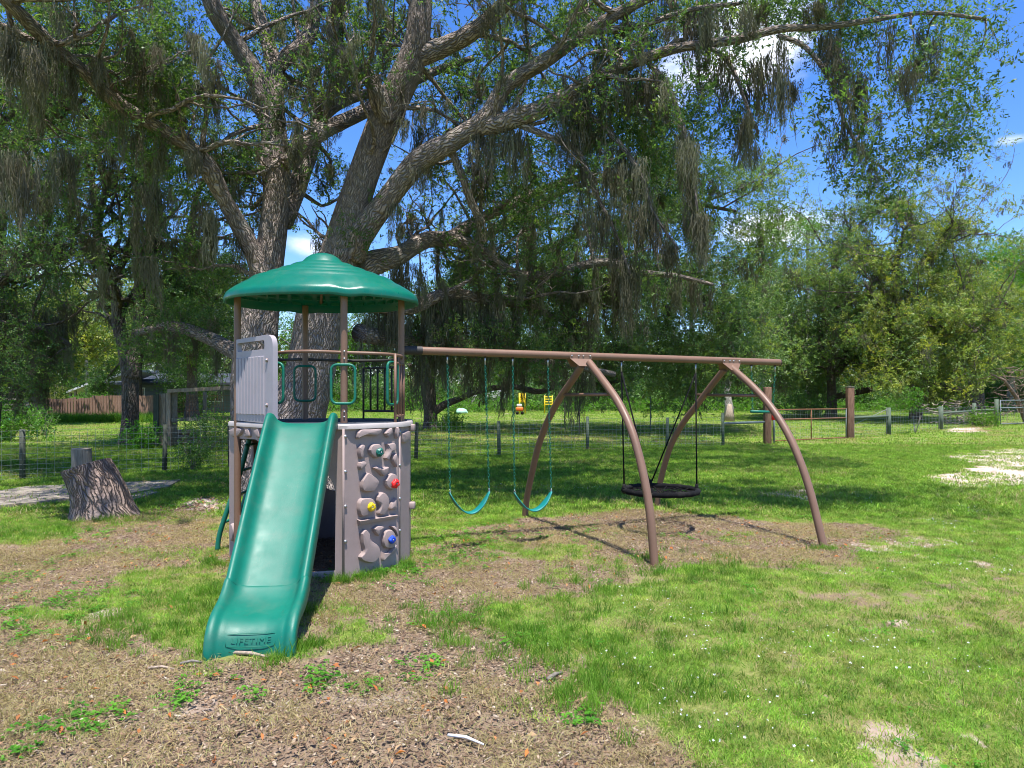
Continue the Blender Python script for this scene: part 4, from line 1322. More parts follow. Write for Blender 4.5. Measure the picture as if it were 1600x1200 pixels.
def lawn():
    X, Y = sample_view(34000, 2.6, 10)
    g, m, s_ = masks(X, Y)
    X, Y = keep(X, Y, g ** 1.3 * (.55 + .45 * ssm(.35, .6, fbm(X * 2.2 + 31, Y * 2.2, 3))))
    put('lawn_grass', TUFT, X, Y, M['grass'], .5, 1.15)
    X, Y = sample_view(42000, 9.5, 24)
    g, m, s_ = masks(X, Y)
    X, Y = keep(X, Y, g * 1.1)
    put('lawn_grass', TUFT_MID, X, Y, M['grass'], .7, 1.3)
    X, Y = sample_view(26000, 23, 62)
    g, m, s_ = masks(X, Y)
    X, Y = keep(X, Y, g * .8)
    put('lawn_grass', TUFT_FAR, X, Y, M['grass'], .6, 1.1)
    # dry stalks among the chips and between the green
    X, Y = sample_view(26000, 2.6, 10)
    g, m, s_ = masks(X, Y)
    X, Y = keep(X, Y, (.2 + .8 * ssm(.35, .7, fbm(X * 1.3 + 70, Y * 1.3, 3))) * (1 - .62 * g))
    put('dry_grass', DRY, X, Y, M['straw'], .6, 1.3)
    X, Y = sample_view(30000, 9, 40)
    g, m, s_ = masks(X, Y)
    X, Y = keep(X, Y, .7 * ssm(.45, .7, fbm(X * .6 + 70, Y * .6, 3)))
    put('dry_grass', DRY, X, Y, M['straw'], 1.6, 3.2)
    # clover clumps
    X, Y = sample_view(9000, 2.6, 14)
    n = fbm(X * 1.5 + 200, Y * 1.5 + 3, 4)
    g, m, s_ = masks(X, Y)
    X, Y = keep(X, Y, ssm(.64, .74, n) * .45)
    ex = []; ey = []
    for (px, py, r, c) in ((285, 838, .28, 0), (110, 940, .28, 50), (25, 990, .22, 30), (20, 905, .2, 26), (125, 1130, .16, 26), (385, 1097, .06, 5), (280, 1105, .05, 4), (130, 840, .22, 34), (300, 790, .22, 20),
                           (620, 888, .3, 60), (560, 895, .15, 20), (680, 870, .25, 34), (740, 840, .5, 60), (860, 830, .5, 50), (510, 1060, .07, 6), (700, 960, .2, 20), (560, 1080, .05, 4), (900, 1125, .08, 8), (660, 1035, .1, 8), (20, 800, .5, 60)):
        g0 = groundpt(px, py)
        ex += list(g0.x + RNG.normal(0, r, c)); ey += list(g0.y + RNG.normal(0, r * .9, c))
    X = np.concatenate([X, ex]); Y = np.concatenate([Y, ey])
    ROS = [rosette(14, .09, .022, 400 + k) for k in range(3)]
    put('clover', ROS, X, Y, M['weed'], .45, 1.05)
    # taller tufts round the tower foot and here and there
    ex = []; ey = []
    for (px, py, r, c) in ((530, 905, .10, 22), (560, 903, .08, 12), (600, 896, .1, 8), (640, 885, .12, 16), (516, 880, .05, 10), (350, 1000, .3, 40), (280, 960, .35, 44), (200, 1000, .2, 20), (330, 930, .16, 26), (340, 880, .2, 22),
                           (480, 1015, .05, 10), (465, 960, .07, 14), (330, 1025, .04, 8), (430, 1035, .07, 12), (700, 965, .3, 30), (760, 985, .3, 40), (830, 1000, .4, 40), (60, 830, .4, 70), (170, 812, .14, 20), (960, 930, .5, 50), (1060, 890, .5, 60), (1020, 875, .06, 8), (1290, 858, .1, 8), (940, 1050, .4, 60), (1000, 1090, .3, 40)):
        g0 = groundpt(px, py)
        ex += list(g0.x + RNG.normal(0, r, c)); ey += list(g0.y + RNG.normal(0, r * .8, c))
    X = np.array(ex); Y = np.array(ey)
    X, Y = keep(X, Y, np.ones(len(X)))
    put('rough_grass', TALL, X, Y, M['tallgrass'], .4, .8)
    X = RNG.uniform(-34, -22, 900); Y = RNG.uniform(41.0, 43.6, 900) + (X + 34) * .12
    put('rough_grass', TALL, X, Y, M['tallgrass'], 2.5, 4.5)
    # little white flowers
    V = []; Fc = []
    for k in range(5):
        a = k * 1.257
        o = len(V)
        V += [(0, 0, 0), (.008 * math.cos(a - .4), .008 * math.sin(a - .4), .002), (.012 * math.cos(a), .012 * math.sin(a), .003), (.008 * math.cos(a + .4), .008 * math.sin(a + .4), .002)]
        Fc.append((o, o + 1, o + 2, o + 3))
    X, Y = sample_view(22000, 3, 13)
    g, m, s_ = masks(X, Y)
    X, Y = keep(X, Y, ssm(.56, .74, fbm(X * .9 + 300, Y * .9, 3)) * g * (m < .2) * (X > -.3) * .9)
    put('lawn_flowers', [(V, Fc)], X, Y, M['flower'], .3, .7, .04, .4)


def litter():
    """bark chips, broken leaves and straw lying loose"""
    def chip(l, w, h, seed):
        random.seed(seed)
        pts = [Vector((sx * l / 2 * random.uniform(.6, 1.1), sy * w / 2 * random.uniform(.5, 1.2), sz * h / 2)) for sx in (-1, 1) for sy in (-1, 1) for sz in (-1, 1)]
        return [tuple(p) for p in pts], [(0, 1, 3, 2), (4, 6, 7, 5), (0, 4, 5, 1), (2, 3, 7, 6), (0, 2, 6, 4), (1, 5, 7, 3)]
    CH_ = [chip(.05, .010, .003, 1), chip(.03, .016, .004, 2), chip(.075, .007, .003, 3), chip(.022, .010, .003, 4), chip(.04, .02, .004, 5), chip(.016, .008, .002, 6)]
    X, Y = sample_view(230000, 2.6, 10.5)
    g, m, s_ = masks(X, Y)
    X, Y = keep(X, Y, np.clip(.02 + m * 1.0 - g * .35, 0, 1), True)
    put('wood_chip_litter', CH_, X, Y, M['chip'], .25, .85, .005, .3)
    X, Y = sample_view(26000, 10, 16)
    g, m, s_ = masks(X, Y)
    X, Y = keep(X, Y, np.clip(m - .1, 0, 1))
    put('wood_chip_litter', CH_, X, Y, M['chip'], 1.2, 2.2, .006, .28)
    random.seed(3)
    LF = []
    for k in range(3):
        v, f = leaf_quad(Vector((0, 0, 0)), Vector((1, 0, 0)), Vector((0, 0, 1)), .05, .02)
        v = [Vector(p) for p in v]; v[2].z += random.uniform(.0, .012); v[1].z += .006 * k; v[3].z += .008
        LF.append((v, f))
    X, Y = sample_view(12000, 2.6, 12)
    g, m, s_ = masks(X, Y)
    X, Y = keep(X, Y, np.clip(.06 + .45 * m - .1 * g, 0, 1) * .55, True)
    put('dead_leaf_litter', LF, X, Y, M['deadleaf'], .6, 1.2, .008, .4)


lawn()
litter()


# ------------------------------------------------------------------ undergrowth at the edge of the wood
def undergrowth():
    n = 9500
    X = RNG.uniform(-62, 66, n)
    Y = RNG.uniform(62, 74, n)
    H = 1.0 + 3.6 * fbm(X * .16, Y * .1, 4) ** 1.3
    Z = rise(Y) + RNG.random(n) ** .8 * H
    P = np.stack([X, Y, Z], 1)
    o = scatter('undergrowth', SPRIGS_FAR, P, RNG.uniform(0, 6.28, (n, 3)), RNG.uniform(1.1, 2.4, n), [M['leafdark'], M['twig']])
    n = 3200
    X = RNG.uniform(-62, 66, n); Y = RNG.uniform(58, 63, n)
    Z = rise(Y) + RNG.random(n) * (0.3 + 1.3 * fbm(X * .3, Y * .2, 4))
    k = fbm(X * .25 + 9, Y * .3, 3) > .42
    P = np.stack([X, Y, Z], 1)[k]
    n = len(P)
    scatter('undergrowth', SPRIGS_FAR, P, RNG.uniform(0, 6.28, (n, 3)), RNG.uniform(.7, 1.4, n), [M['leafbright'], M['twig']])
    # thick wood behind, closing the gaps between trunks
    n = 9000
    X = RNG.uniform(-90, 95, n); Y = RNG.uniform(76, 88, n)
    H = 6.5 + 4 * fbm(X * .08 + 4, Y * .05, 3)
    Z = rise(Y) + RNG.random(n) * H
    P = np.stack([X, Y, Z], 1)
    scatter('far_woods', SPRIGS_FAR, P, RNG.uniform(0, 6.28, (n, 3)), RNG.uniform(1.8, 3.4, n), [M['leafdark'], M['twig']])


undergrowth()


def bush(name, label, cat, px, Z, w, h, mt, n=60, sc=.6, group=None, dz=0, stems=5):
    b = G(px, Z)
    r = tag(empty(name, tuple(b)), label, cat, group)
    mb = MB()
    for i in range(stems):
        a = random.uniform(0, 6.28); q = w * .3
        mb.tube([b, b + Vector((math.cos(a) * q * .5, math.sin(a) * q * .5, h * .4)), b + Vector((math.cos(a) * q, math.sin(a) * q, h * .85))], [.012 + h * .008, .01, .004], 5)
    mb.build('stem', M['barkfar'], r)
    P = []
    for i in range(n):
        d = rv() * random.random() ** .4
        P.append((b.x + d.x * w / 2, b.y + d.y * w / 2, b.z + h * .5 + d.z * h * .5 + dz))
    P = np.array(P)
    scatter('foliage', SPRIGS, P, RNG.uniform(0, 6.28, (n, 3)), RNG.uniform(.8, 1.6, n) * sc, [mt, M['twig']], r)
    return r


bush('bush', 'leafy shrub with yellow blossom beside the blue thing at the left edge', 'shrub', 12, 26, 3.0, 1.3, M['leafbright'], 170, 1.6)
bush('bush', 'low weeds growing out of the foot of the wooden pen, tower side', 'shrub', 330, 21, 1.6, 1.2, M['leafdark'], 120, 1.0)
bush('bush', 'weeds between the forked trunk and the pen boards', 'shrub', 222, 22, 1.1, .9, M['weed'], 80, 1.1)
bush('bush', 'dark weeds at the wire fence just left of the play tower', 'shrub', 300, 15.6, .9, .7, M['leafdark'], 60, .8)
bush('sapling', 'small staked sapling in front of the board fence', 'sapling', 70, 30, 1.0, 1.0, M['leafdark'], 40, 1.1, dz=.3)
bush('sapling', 'young leafy sapling with a pale stem at the wire fence under the yellow-green oak', 'sapling', 1430, 31, 1.1, 1.0, M['leafbright'], 46, 1.1, dz=1.0)
bush('bush', 'small bright shrub at the base of the low broad oak', 'shrub', 700, 33, 1.5, .9, M['leafbright'], 60, 1.5)
bush('bush', 'grassy clump beside the last fence posts before the wire gate', 'shrub', 1537, 37, 1.5, 1.0, M['tallgrass'], 60, 1.4)
bush('bush', 'clump of dark bush behind the pipe gate', 'shrub', 1260, 46, 3.2, 1.6, M['leafdark'], 150, 2.0)
bush('bush', 'spiky yellow-green plant rising over the board fence', 'plant', 80, 47, 2.4, 2.8, M['leafyel'], 80, 1.6)
bush('bush', 'big dark bush screening the middle of the blue-grey house', 'shrub', 296, 52, 4.6, 4.6, M['leafdark'], 420, 2.2)
bush('bush', 'dark vine-hung bush in front of the lean-to shed', 'shrub', 158, 51, 2.2, 4.6, M['leafdark'], 240, 2.0)
bush('bush', 'vine-covered bush hanging over the middle of the board fence', 'shrub', 140, 47, 3.4, 1.7, M['leafbright'], 110, 1.6)


def dead_brush():
    b = G(1585, 40)
    r = tag(empty('dead_tree', tuple(b)), 'fallen bare grey-brown tree top tangled over the right end of the fence', 'dead tree')
    mb = MB()
    random.seed(77)
    mb.tube([b + Vector((1.5, 1, 0)), b + Vector((.4, .4, 1.6)), b + Vector((-.6, 0, 2.6)), b + Vector((-1.7, -.3, 3.0))], [.16, .12, .08, .03], 8)
    for i in range(150):
        s_ = b + Vector((random.uniform(-1.3, 1.8), random.uniform(-1, 1), random.uniform(.6, 3.4)))
        d = rv(); d.z = d.z * .5 - .1
        ln = random.uniform(.5, 1.6)
        p1 = s_ + d * ln * .5 + rv() * .12
        p2 = s_ + d * ln + Vector((0, 0, -.15)) + rv() * .15
        mb.tube([s_, p1, p2], [.022, .015, .005], 4, False)
    mb.build('branch', M['deadbrush'], r)
    r['_'] = 0
    mb = MB()
    b = G(1500, 39.5)
    r = tag(empty('brush_pile', tuple(b)), 'pile of broken red-brown branches under the drooping yellow-green oak', 'brush pile')
    for i in range(90):
        s_ = b + Vector((random.gauss(0, .9), random.gauss(0, .5), random.uniform(.1, 1.4)))
        d = rv(); d.z *= .4; ln = random.uniform(.4, 1.4)
        mb.tube([s_ - d * ln / 2, s_ + rv() * .1, s_ + d * ln / 2], [.03, .022, .008], 4, False)
    mb.build('branch', M['deadbrush'], r)
    b = G(1138, 44)
    r = tag(empty('tree_stump', tuple(b)), 'tall broken snag with torn orange-brown foot seen through the far swing frame', 'snag')
    MB().tube([b, b + Vector((.05, 0, .9)), b + Vector((-.1, 0, 2.0)), b + Vector((.15, 0, 3.2)), b + Vector((-.5, 0, 4.2))], [.36, .26, .2, .15, .06], 10, True, True, .2, 2, 1.5).build('trunk', M['barkfar'], r)
    MB().tube([b, b + Vector((.0, -.2, .4)), b + Vector((.02, -.2, 1.1))], [.38, .3, .12], 8, True, True, .3, 2, 2.5).build('torn_wood', M['tanwood'], r)


dead_brush()


# ------------------------------------------------------------------ fences, gates, yard things
FENCE = [(-120, 12.6, 1.05), (35, 13.75, 1.08), (257, 15.3, 1.12), (360, 16.1, 1.05), (520, 17.2, 1.05), (650, 18.3, 1.05), (780, 19.5, 1.05), (918, 21.7, 1.12), (1042, 22.7, 1.05), (1130, 23.5, 1.2)]
FENCE2 = [(1388, 30, 1.22), (1470, 34.5, 1.2), (1522, 38, 1.3)]


def wire_net(mb, A, B, h, rows=9, step=.15, r=.0028, z0=.05):
    A = Vector(A); B = Vector(B)
    d = B - A; L_ = d.length
    for i in range(rows):
        z = z0 + (h - z0) * (i / (rows - 1)) ** 1.15
        m_ = (A + B) / 2 + Vector((0, 0, z - .01))
        mb.tube([A + Vector((0, 0, z)), m_, B + Vector((0, 0, z))], r, 3, False)
    n = int(L_ / step)
    for i in range(1, n):
        p = A + d * (i / n)
        mb.tube([p + Vector((0, 0, z0)), p + Vector((0, 0, h))], r, 3, False)


def fences():
    b = G(35, 13.75)
    r = tag(empty('wire_fence', tuple(b)), 'welded wire fence on thin posts crossing the yard behind the swings', 'fence')
    for i, (px, Z, h) in enumerate(FENCE):
        p = G(px, Z)
        p.z = float(gz(p.x, p.y)) - .05
        MB().tube([p, p + Vector((.01 * (i % 3 - 1), 0, h * .5)), p + Vector((.02 * (i % 3 - 1), 0, h))], [.055, .052, .05], 8, True, False, .15, i, 6).build(
            'fence_post', M['greenwood' if i in (6, 7, 8, 9) else 'postdark'], r)
        if i in (1, 3):
            pass
    mb = MB()
    for (a, b_) in zip(FENCE[:-1], FENCE[1:]):
        A = G(a[0], a[1]); B = G(b_[0], b_[1])
        wire_net(mb, A - Vector((0, .06, 0)), B - Vector((0, .06, 0)), 1.0, 10, .14, .0027)
    w = mb.build('wire_mesh', M['wire'], r, smooth=False); w['kind'] = 'stuff'
    A = G(1130, 23.5, .78); B = G(1196, 24.8, .78)
    MB().tube([A, B], .045, 8).build('top_rail', M['galv'], r)
    # heavy gate posts
    g1 = tag(empty('gate_post', tuple(G(1200, 24.8))), 'stout reddish timber post of the pipe gate, the one behind the trapeze bar', 'post')
    p = G(1199, 24.8)
    MB().box(p + Vector((0, 0, 1.0)), (.24, .22, 2.1)).build('post', M['redwood'], g1, bevel=.02)
    MB().tube([p + Vector((.22, -.05, 0)), p + Vector((.22, -.05, 1.35))], .035, 8).build('steel_pipe', M['galv'], g1)
    g2 = tag(empty('gate_post', tuple(G(1328, 27.5))), 'stout reddish timber post with a pale cap at the far end of the pipe gate', 'post')
    p2 = G(1328, 27.5)
    MB().box(p2 + Vector((0, 0, 1.02)), (.26, .24, 2.1)).build('post', M['redwood'], g2, bevel=.02)
    MB().box(p2 + Vector((0, 0, 2.09)), (.27, .25, .04)).build('cap', M['greywood'], g2)
    # pipe gate
    A = G(1208, 25.0); B = G(1322, 27.3)
    gt = tag(empty('farm_gate', tuple(A)), 'low rusty pipe gate with wire infill standing between two stout timber posts', 'gate')
    for z, m_ in ((1.22, 'rust'), (.86, 'rust'), (.08, 'rust')):
        MB().tube([A + Vector((0, 0, z)), B + Vector((0, 0, z))], .022, 8).build('rail', M[m_], gt)
    for t in (0, .5, 1):
        q = A.lerp(B, t)
        MB().tube([q + Vector((0, 0, .06)), q + Vector((0, 0, 1.24))], .022, 8).build('upright', M['galv' if t == 1 else 'rust'], gt)
    mb = MB(); wire_net(mb, A, B, 1.2, 9, .14, .0024, .1)
    w = mb.build('wire_mesh', M['wire'], gt, smooth=False); w['kind'] = 'stuff'
    # fence continuing right
    r2 = tag(empty('wire_fence', tuple(G(1388, 30))), 'wire fence with round green-grey posts and rails between the pipe gate and the wire gate', 'fence')
    mb = MB()
    prev = G(1332, 27.6)
    for i, (px, Z, h) in enumerate(FENCE2):
        p = G(px, Z)
        MB().tube([p, p + Vector((0, 0, h))], [.11, .1], 9, True, False, .12, i, 5).build('fence_post', M['greenwood'], r2)
        wire_net(mb, prev, p, 1.1, 8, .2, .003)
        if i != 1:
            MB().tube([prev + Vector((0, 0, .85)), p + Vector((0, 0, .85))], .05, 8).build('rail', M['greenwood'], r2)
        prev = p
    p = G(1557, 38.5)
    MB().tube([p, p + Vector((0, 0, 1.5))], [.11, .1], 9).build('fence_post', M['greenwood'], r2)
    wire_net(mb, prev, p, 1.1, 8, .2, .003)
    MB().tube([prev + Vector((0, 0, .9)), p + Vector((0, 0, .9))], .05, 8).build('rail', M['greenwood'], r2)
    MB().tube([G(1328, 27.6, .5), G(1386, 30, 1.15)], .012, 5).build('brace_wire', M['wire'], r2)
    w = mb.build('wire_mesh', M['wire'], r2, smooth=False); w['kind'] = 'stuff'
    A = G(1563, 38.5); B = G(1640, 41)
    g3 = tag(empty('farm_gate', tuple(A)), 'galvanised pipe gate with wire mesh cut by the right edge of the view', 'gate')
    for z in (1.42, 1.0, .1):
        MB().tube([A + Vector((0, 0, z)), B + Vector((0, 0, z))], .03, 8).build('rail', M['galv'], g3)
    for t in (0, .5, 1):
        q = A.lerp(B, t)
        MB().tube([q + Vector((0, 0, .08)), q + Vector((0, 0, 1.44))], .03, 8).build('upright', M['galv'], g3)
    mb = MB(); wire_net(mb, A, B, 1.4, 9, .16, .003, .1)
    w = mb.build('wire_mesh', M['wire'], g3, smooth=False); w['kind'] = 'stuff'
    # far post row beyond the swings
    for i, (px, Z, h, lab) in enumerate(((905, 30, 1.5, 'dark thin steel stake on the shaded lawn beyond the near swing frame'), (882, 40, 1.3, 'second thin stake just left of the near swing frame'), (1016, 33, 1.7, 'tall green-painted stake seen behind the near curved leg'))):
        p = G(px, Z)
        o = MB().tube([p, p + Vector((.02, 0, h))], .03, 6).build('metal_stake', M['galv' if i == 2 else 'greywood'], None, origin=p)
        tag(o, lab, 'stake')


fences()


def picket_and_house():
    pts = [(60, 43.5), (120, 45), (180, 46), (245, 46)]
    fr = tag(empty('board_fence', tuple(G(60, 43.5))), 'reddish board fence with a dip in its top line in front of the blue-grey house', 'fence')
    X = 60
    me = None
    i = 0
    while X < 246:
        for (a, b) in zip(pts[:-1], pts[1:]):
            if a[0] <= X <= b[0]:
                Z = a[1] + (b[1] - a[1]) * (X - a[0]) / (b[0] - a[0])
        p = G(X, Z)
        h = 1.62 - .22 * math.exp(-((X - 95) / 25) ** 2) + random.uniform(-.02, .02) - (.12 if 120 < X < 145 else 0)
        if me is None:
            o = MB().box((0, 0, .5), (.168, .03, 1.0)).build('board', M['board'], fr, smooth=False)
            me = o.data
            for v in me.vertices:
                v.co += Vector(fr['_o'][:])
        else:
            o = bpy.data.objects.new('board', me); COL.objects.link(o); o.parent = fr
        o.location = p - Vector(fr['_o'][:])
        o.rotation_euler = (random.uniform(-.01, .01), random.uniform(-.012, .012), 0)
        o.scale = (1, 1, h)
        X += 4.35; i += 1
    mb = MB()
    for (a, b) in zip(pts[:-1], pts[1:]):
        for z in (.35, 1.2):
            mb.beam(G(a[0], a[1] + .04, z), G(b[0], b[1] + .04, z), .05, .09)
    mb.build('rail', M['board'], fr, smooth=False)
    # rail fence further left
    rf = tag(empty('rail_fence', tuple(G(0, 50))), 'dark open rail fence left of the board fence', 'fence')
    for k, px in enumerate((-60, -10, 35, 62)):
        p = G(px, 50)
        MB().box(p + Vector((0, 0, .7)), (.12, .12, 1.4)).build('fence_post', M['greywood'], rf, smooth=False)
    for z in (.5, .9, 1.3):
        MB().beam(G(-70, 50.1, z), G(58, 50.1, z), .04, .12).build('rail', M['greywood'], rf, smooth=False)
    # house
    b = G(250, 57)
    h = tag(empty('house', tuple(b)), 'low blue-grey house with a dark roof behind the board fence and the wooden pen', 'house')
    A = G(172, 57); B = G(372, 57)
    w = B.x - A.x
    Hh = 2.7
    # wall with a window and door opening
    mb = MB()
    holes = [(1.9, 2.9, 1.0, 2.1), (5.6, 6.5, 0, 2.1), (8.2, 9.4, 1.0, 2.1)]
    x = 0
    for (a0, a1, z0, z1) in holes:
        mb.box((A.x + (x + a0) / 2, 57, b.z + Hh / 2), (a0 - x, .15, Hh))
        if z0 > 0:
            mb.box((A.x + (a0 + a1) / 2, 57, b.z + z0 / 2), (a1 - a0, .15, z0))
        mb.box((A.x + (a0 + a1) / 2, 57, b.z + (z1 + Hh) / 2), (a1 - a0, .15, Hh - z1))
        x = a1
    mb.box((A.x + (x + w) / 2, 57, b.z + Hh / 2), (w - x, .15, Hh))
    mb.box((A.x - .002, 60.5, b.z + Hh / 2), (.15, 7, Hh)); mb.box((B.x + .002, 60.5, b.z + Hh / 2), (.15, 7, Hh)); mb.box(((A.x + B.x) / 2, 64, b.z + Hh / 2), (w, .15, Hh))
    wl = mb.build('wall', M['housewall'], h, smooth=False)
    for (a0, a1, z0, z1) in (holes[0], holes[2]):
        f = MB()
        cx = A.x + (a0 + a1) / 2
        for zz in (z0, z1):
            f.box((cx, 56.93, b.z + zz), (a1 - a0 + .16, .08, .08))
        for xx in (a0, a1):
            f.box((A.x + xx, 56.94, b.z + (z0 + z1) / 2), (.08, .075, z1 - z0))
        f.box((cx, 56.95, b.z + (z0 + z1) / 2), (.05, .05, z1 - z0))
        wi = f.build('window', M['white'], h, smooth=False)
        g_ = MB().box((cx, 57.0, b.z + (z0 + z1) / 2), (a1 - a0, .02, z1 - z0)).build('pane', M['glass'], wi, smooth=False)
    MB().box((A.x + 6.05, 56.98, b.z + 1.05), (.86, .06, 2.06)).build('door', M['redwood'], h, smooth=False)
    mb = MB()
    y0, y1, ym = 56.0, 65.0, 60.5
    zr = b.z + Hh + .75; ze = b.z + Hh - .15
    V = [(A.x - .6, y0, ze), (B.x + .6, y0, ze), (B.x + .6, ym, zr), (A.x - .6, ym, zr), (A.x - .6, y1, ze), (B.x + .6, y1, ze)]
    V2 = [(a, b_, c - .18) for a, b_, c in V]
    mb.add(V + V2, [(0, 1, 2, 3), (3, 2, 5, 4), (6, 9, 8, 7), (9, 10, 11, 8), (0, 6, 7, 1), (4, 5, 11, 10), (0, 3, 9, 6), (3, 4, 10, 9), (1, 7, 8, 2), (2, 8, 11, 5)])
    mb.build('roof', M['roofdark'], h, smooth=False)
    # open shed with the slanting pale roof edge
    b = G(135, 54)
    s_ = tag(empty('shed', tuple(b)), 'open lean-to shed whose slanting white roof edge shows over the board fence', 'shed')
    A = W(104, 611, 54); B = W(140, 597, 54); C = W(165, 592, 53.6); D = W(202, 578, 53.6)
    for (P, Q) in ((A, B), (C, D)):
        mb = MB()
        mb.add([P, Q, Q + Vector((.3, 4, .1)), P + Vector((.3, 4, .1)), P - Vector((0, 0, .16)), Q - Vector((0, 0, .16)), Q + Vector((.3, 4, -.06)), P + Vector((.3, 4, -.06))],
               [(0, 1, 2, 3), (4, 7, 6, 5), (0, 4, 5, 1), (1, 5, 6, 2), (2, 6, 7, 3), (3, 7, 4, 0)])
        mb.build('roof', M['roofsheet'], s_, smooth=False)
    for px in (110, 118, 136, 168, 200):
        p = G(px, 54.3)
        zt = (611 - 597) / 36
        top = W(px, 611 - (px - 104) * .39 + 5 if px < 145 else 592 - (px - 165) * .38 + 6, 54.3)
        MB().beam(p, top, .14, .14).build('shed_post', M['greywood'], s_, smooth=False)
    mb = MB().box(((C.x + D.x) / 2, 57.4, b.z + 1.1), (D.x - A.x + 1.2, .1, 2.2))
    mb.build('back_wall', M['roofdark'], s_, smooth=False)


picket_and_house()


def pen():
    Z = 23.0
    r = tag(empty('wooden_pen', tuple(G(300, Z))), 'weathered timber pen with wire panels standing between the forked oak and the play tower', 'pen')

    def brd(px, py0, py1, wpx, dz_, m_, name='board'):
        a = W(px, py0, Z + dz_); c = W(px, py1, Z + dz_); c.z = max(0, c.z)
        MB().box(((a.x), a.y, (a.z + c.z) / 2), (wpx / F * Z, .05, abs(a.z - c.z))).build(name, M[m_], r, smooth=False)
    brd(244, 616, 698, 8, 0, 'postdark'); brd(254, 615, 698, 9, .1, 'tanwood'); brd(263, 614, 702, 7, -.02, 'tanwood'); brd(272, 612, 704, 10, .05, 'greywood', 'post')
    brd(320, 612, 694, 5, 1.2, 'greywood', 'post'); brd(364, 606, 698, 9, 0, 'greywood', 'post')
    brd(249, 617, 690, 3, .6, 'redwood')
    MB().beam(W(262, 611, Z - .1), W(392, 604, Z + .4), .14, .12).build('top_rail', M['tanwood'], r, smooth=False)
    MB().beam(W(268, 656, Z - .1), W(380, 652, Z + .2), .05, .12).build('middle_rail', M['greywood'], r, smooth=False)
    MB().beam(W(262, 611, Z + 2.6), W(392, 606, Z + 2.9), .12, .12).build('top_rail', M['greywood'], r, smooth=False)
    mb = MB()
    A = W(272, 695, Z); B = W(364, 695, Z); A.z = B.z = 0
    wire_net(mb, A, B, 1.75, 16, .1, .003)
    wire_net(mb, A + Vector((0, 2.6, 0)), B + Vector((0, 2.6, 0)), 1.75, 12, .14, .003)
    w = mb.build('wire_mesh', M['rust'], r, smooth=False); w['kind'] = 'stuff'
    # firewood heaped inside
    lg = tag(empty('log_pile', tuple(G(292, Z + .8))), 'few pale split logs heaped inside the wooden pen', 'logs')
    random.seed(5)
    for i in range(9):
        p = G(284 + (i % 3) * 7, Z + .8 + .15 * (i % 2), .12 + .17 * (i // 3))
        MB().tube([p - Vector((.28, .1 * (i % 2), 0)), p + Vector((.26, .05, .02))], .085, 8, True, False, .2, i, 5).build('log', M['greywood' if i % 2 else 'tanwood'], lg)


pen()


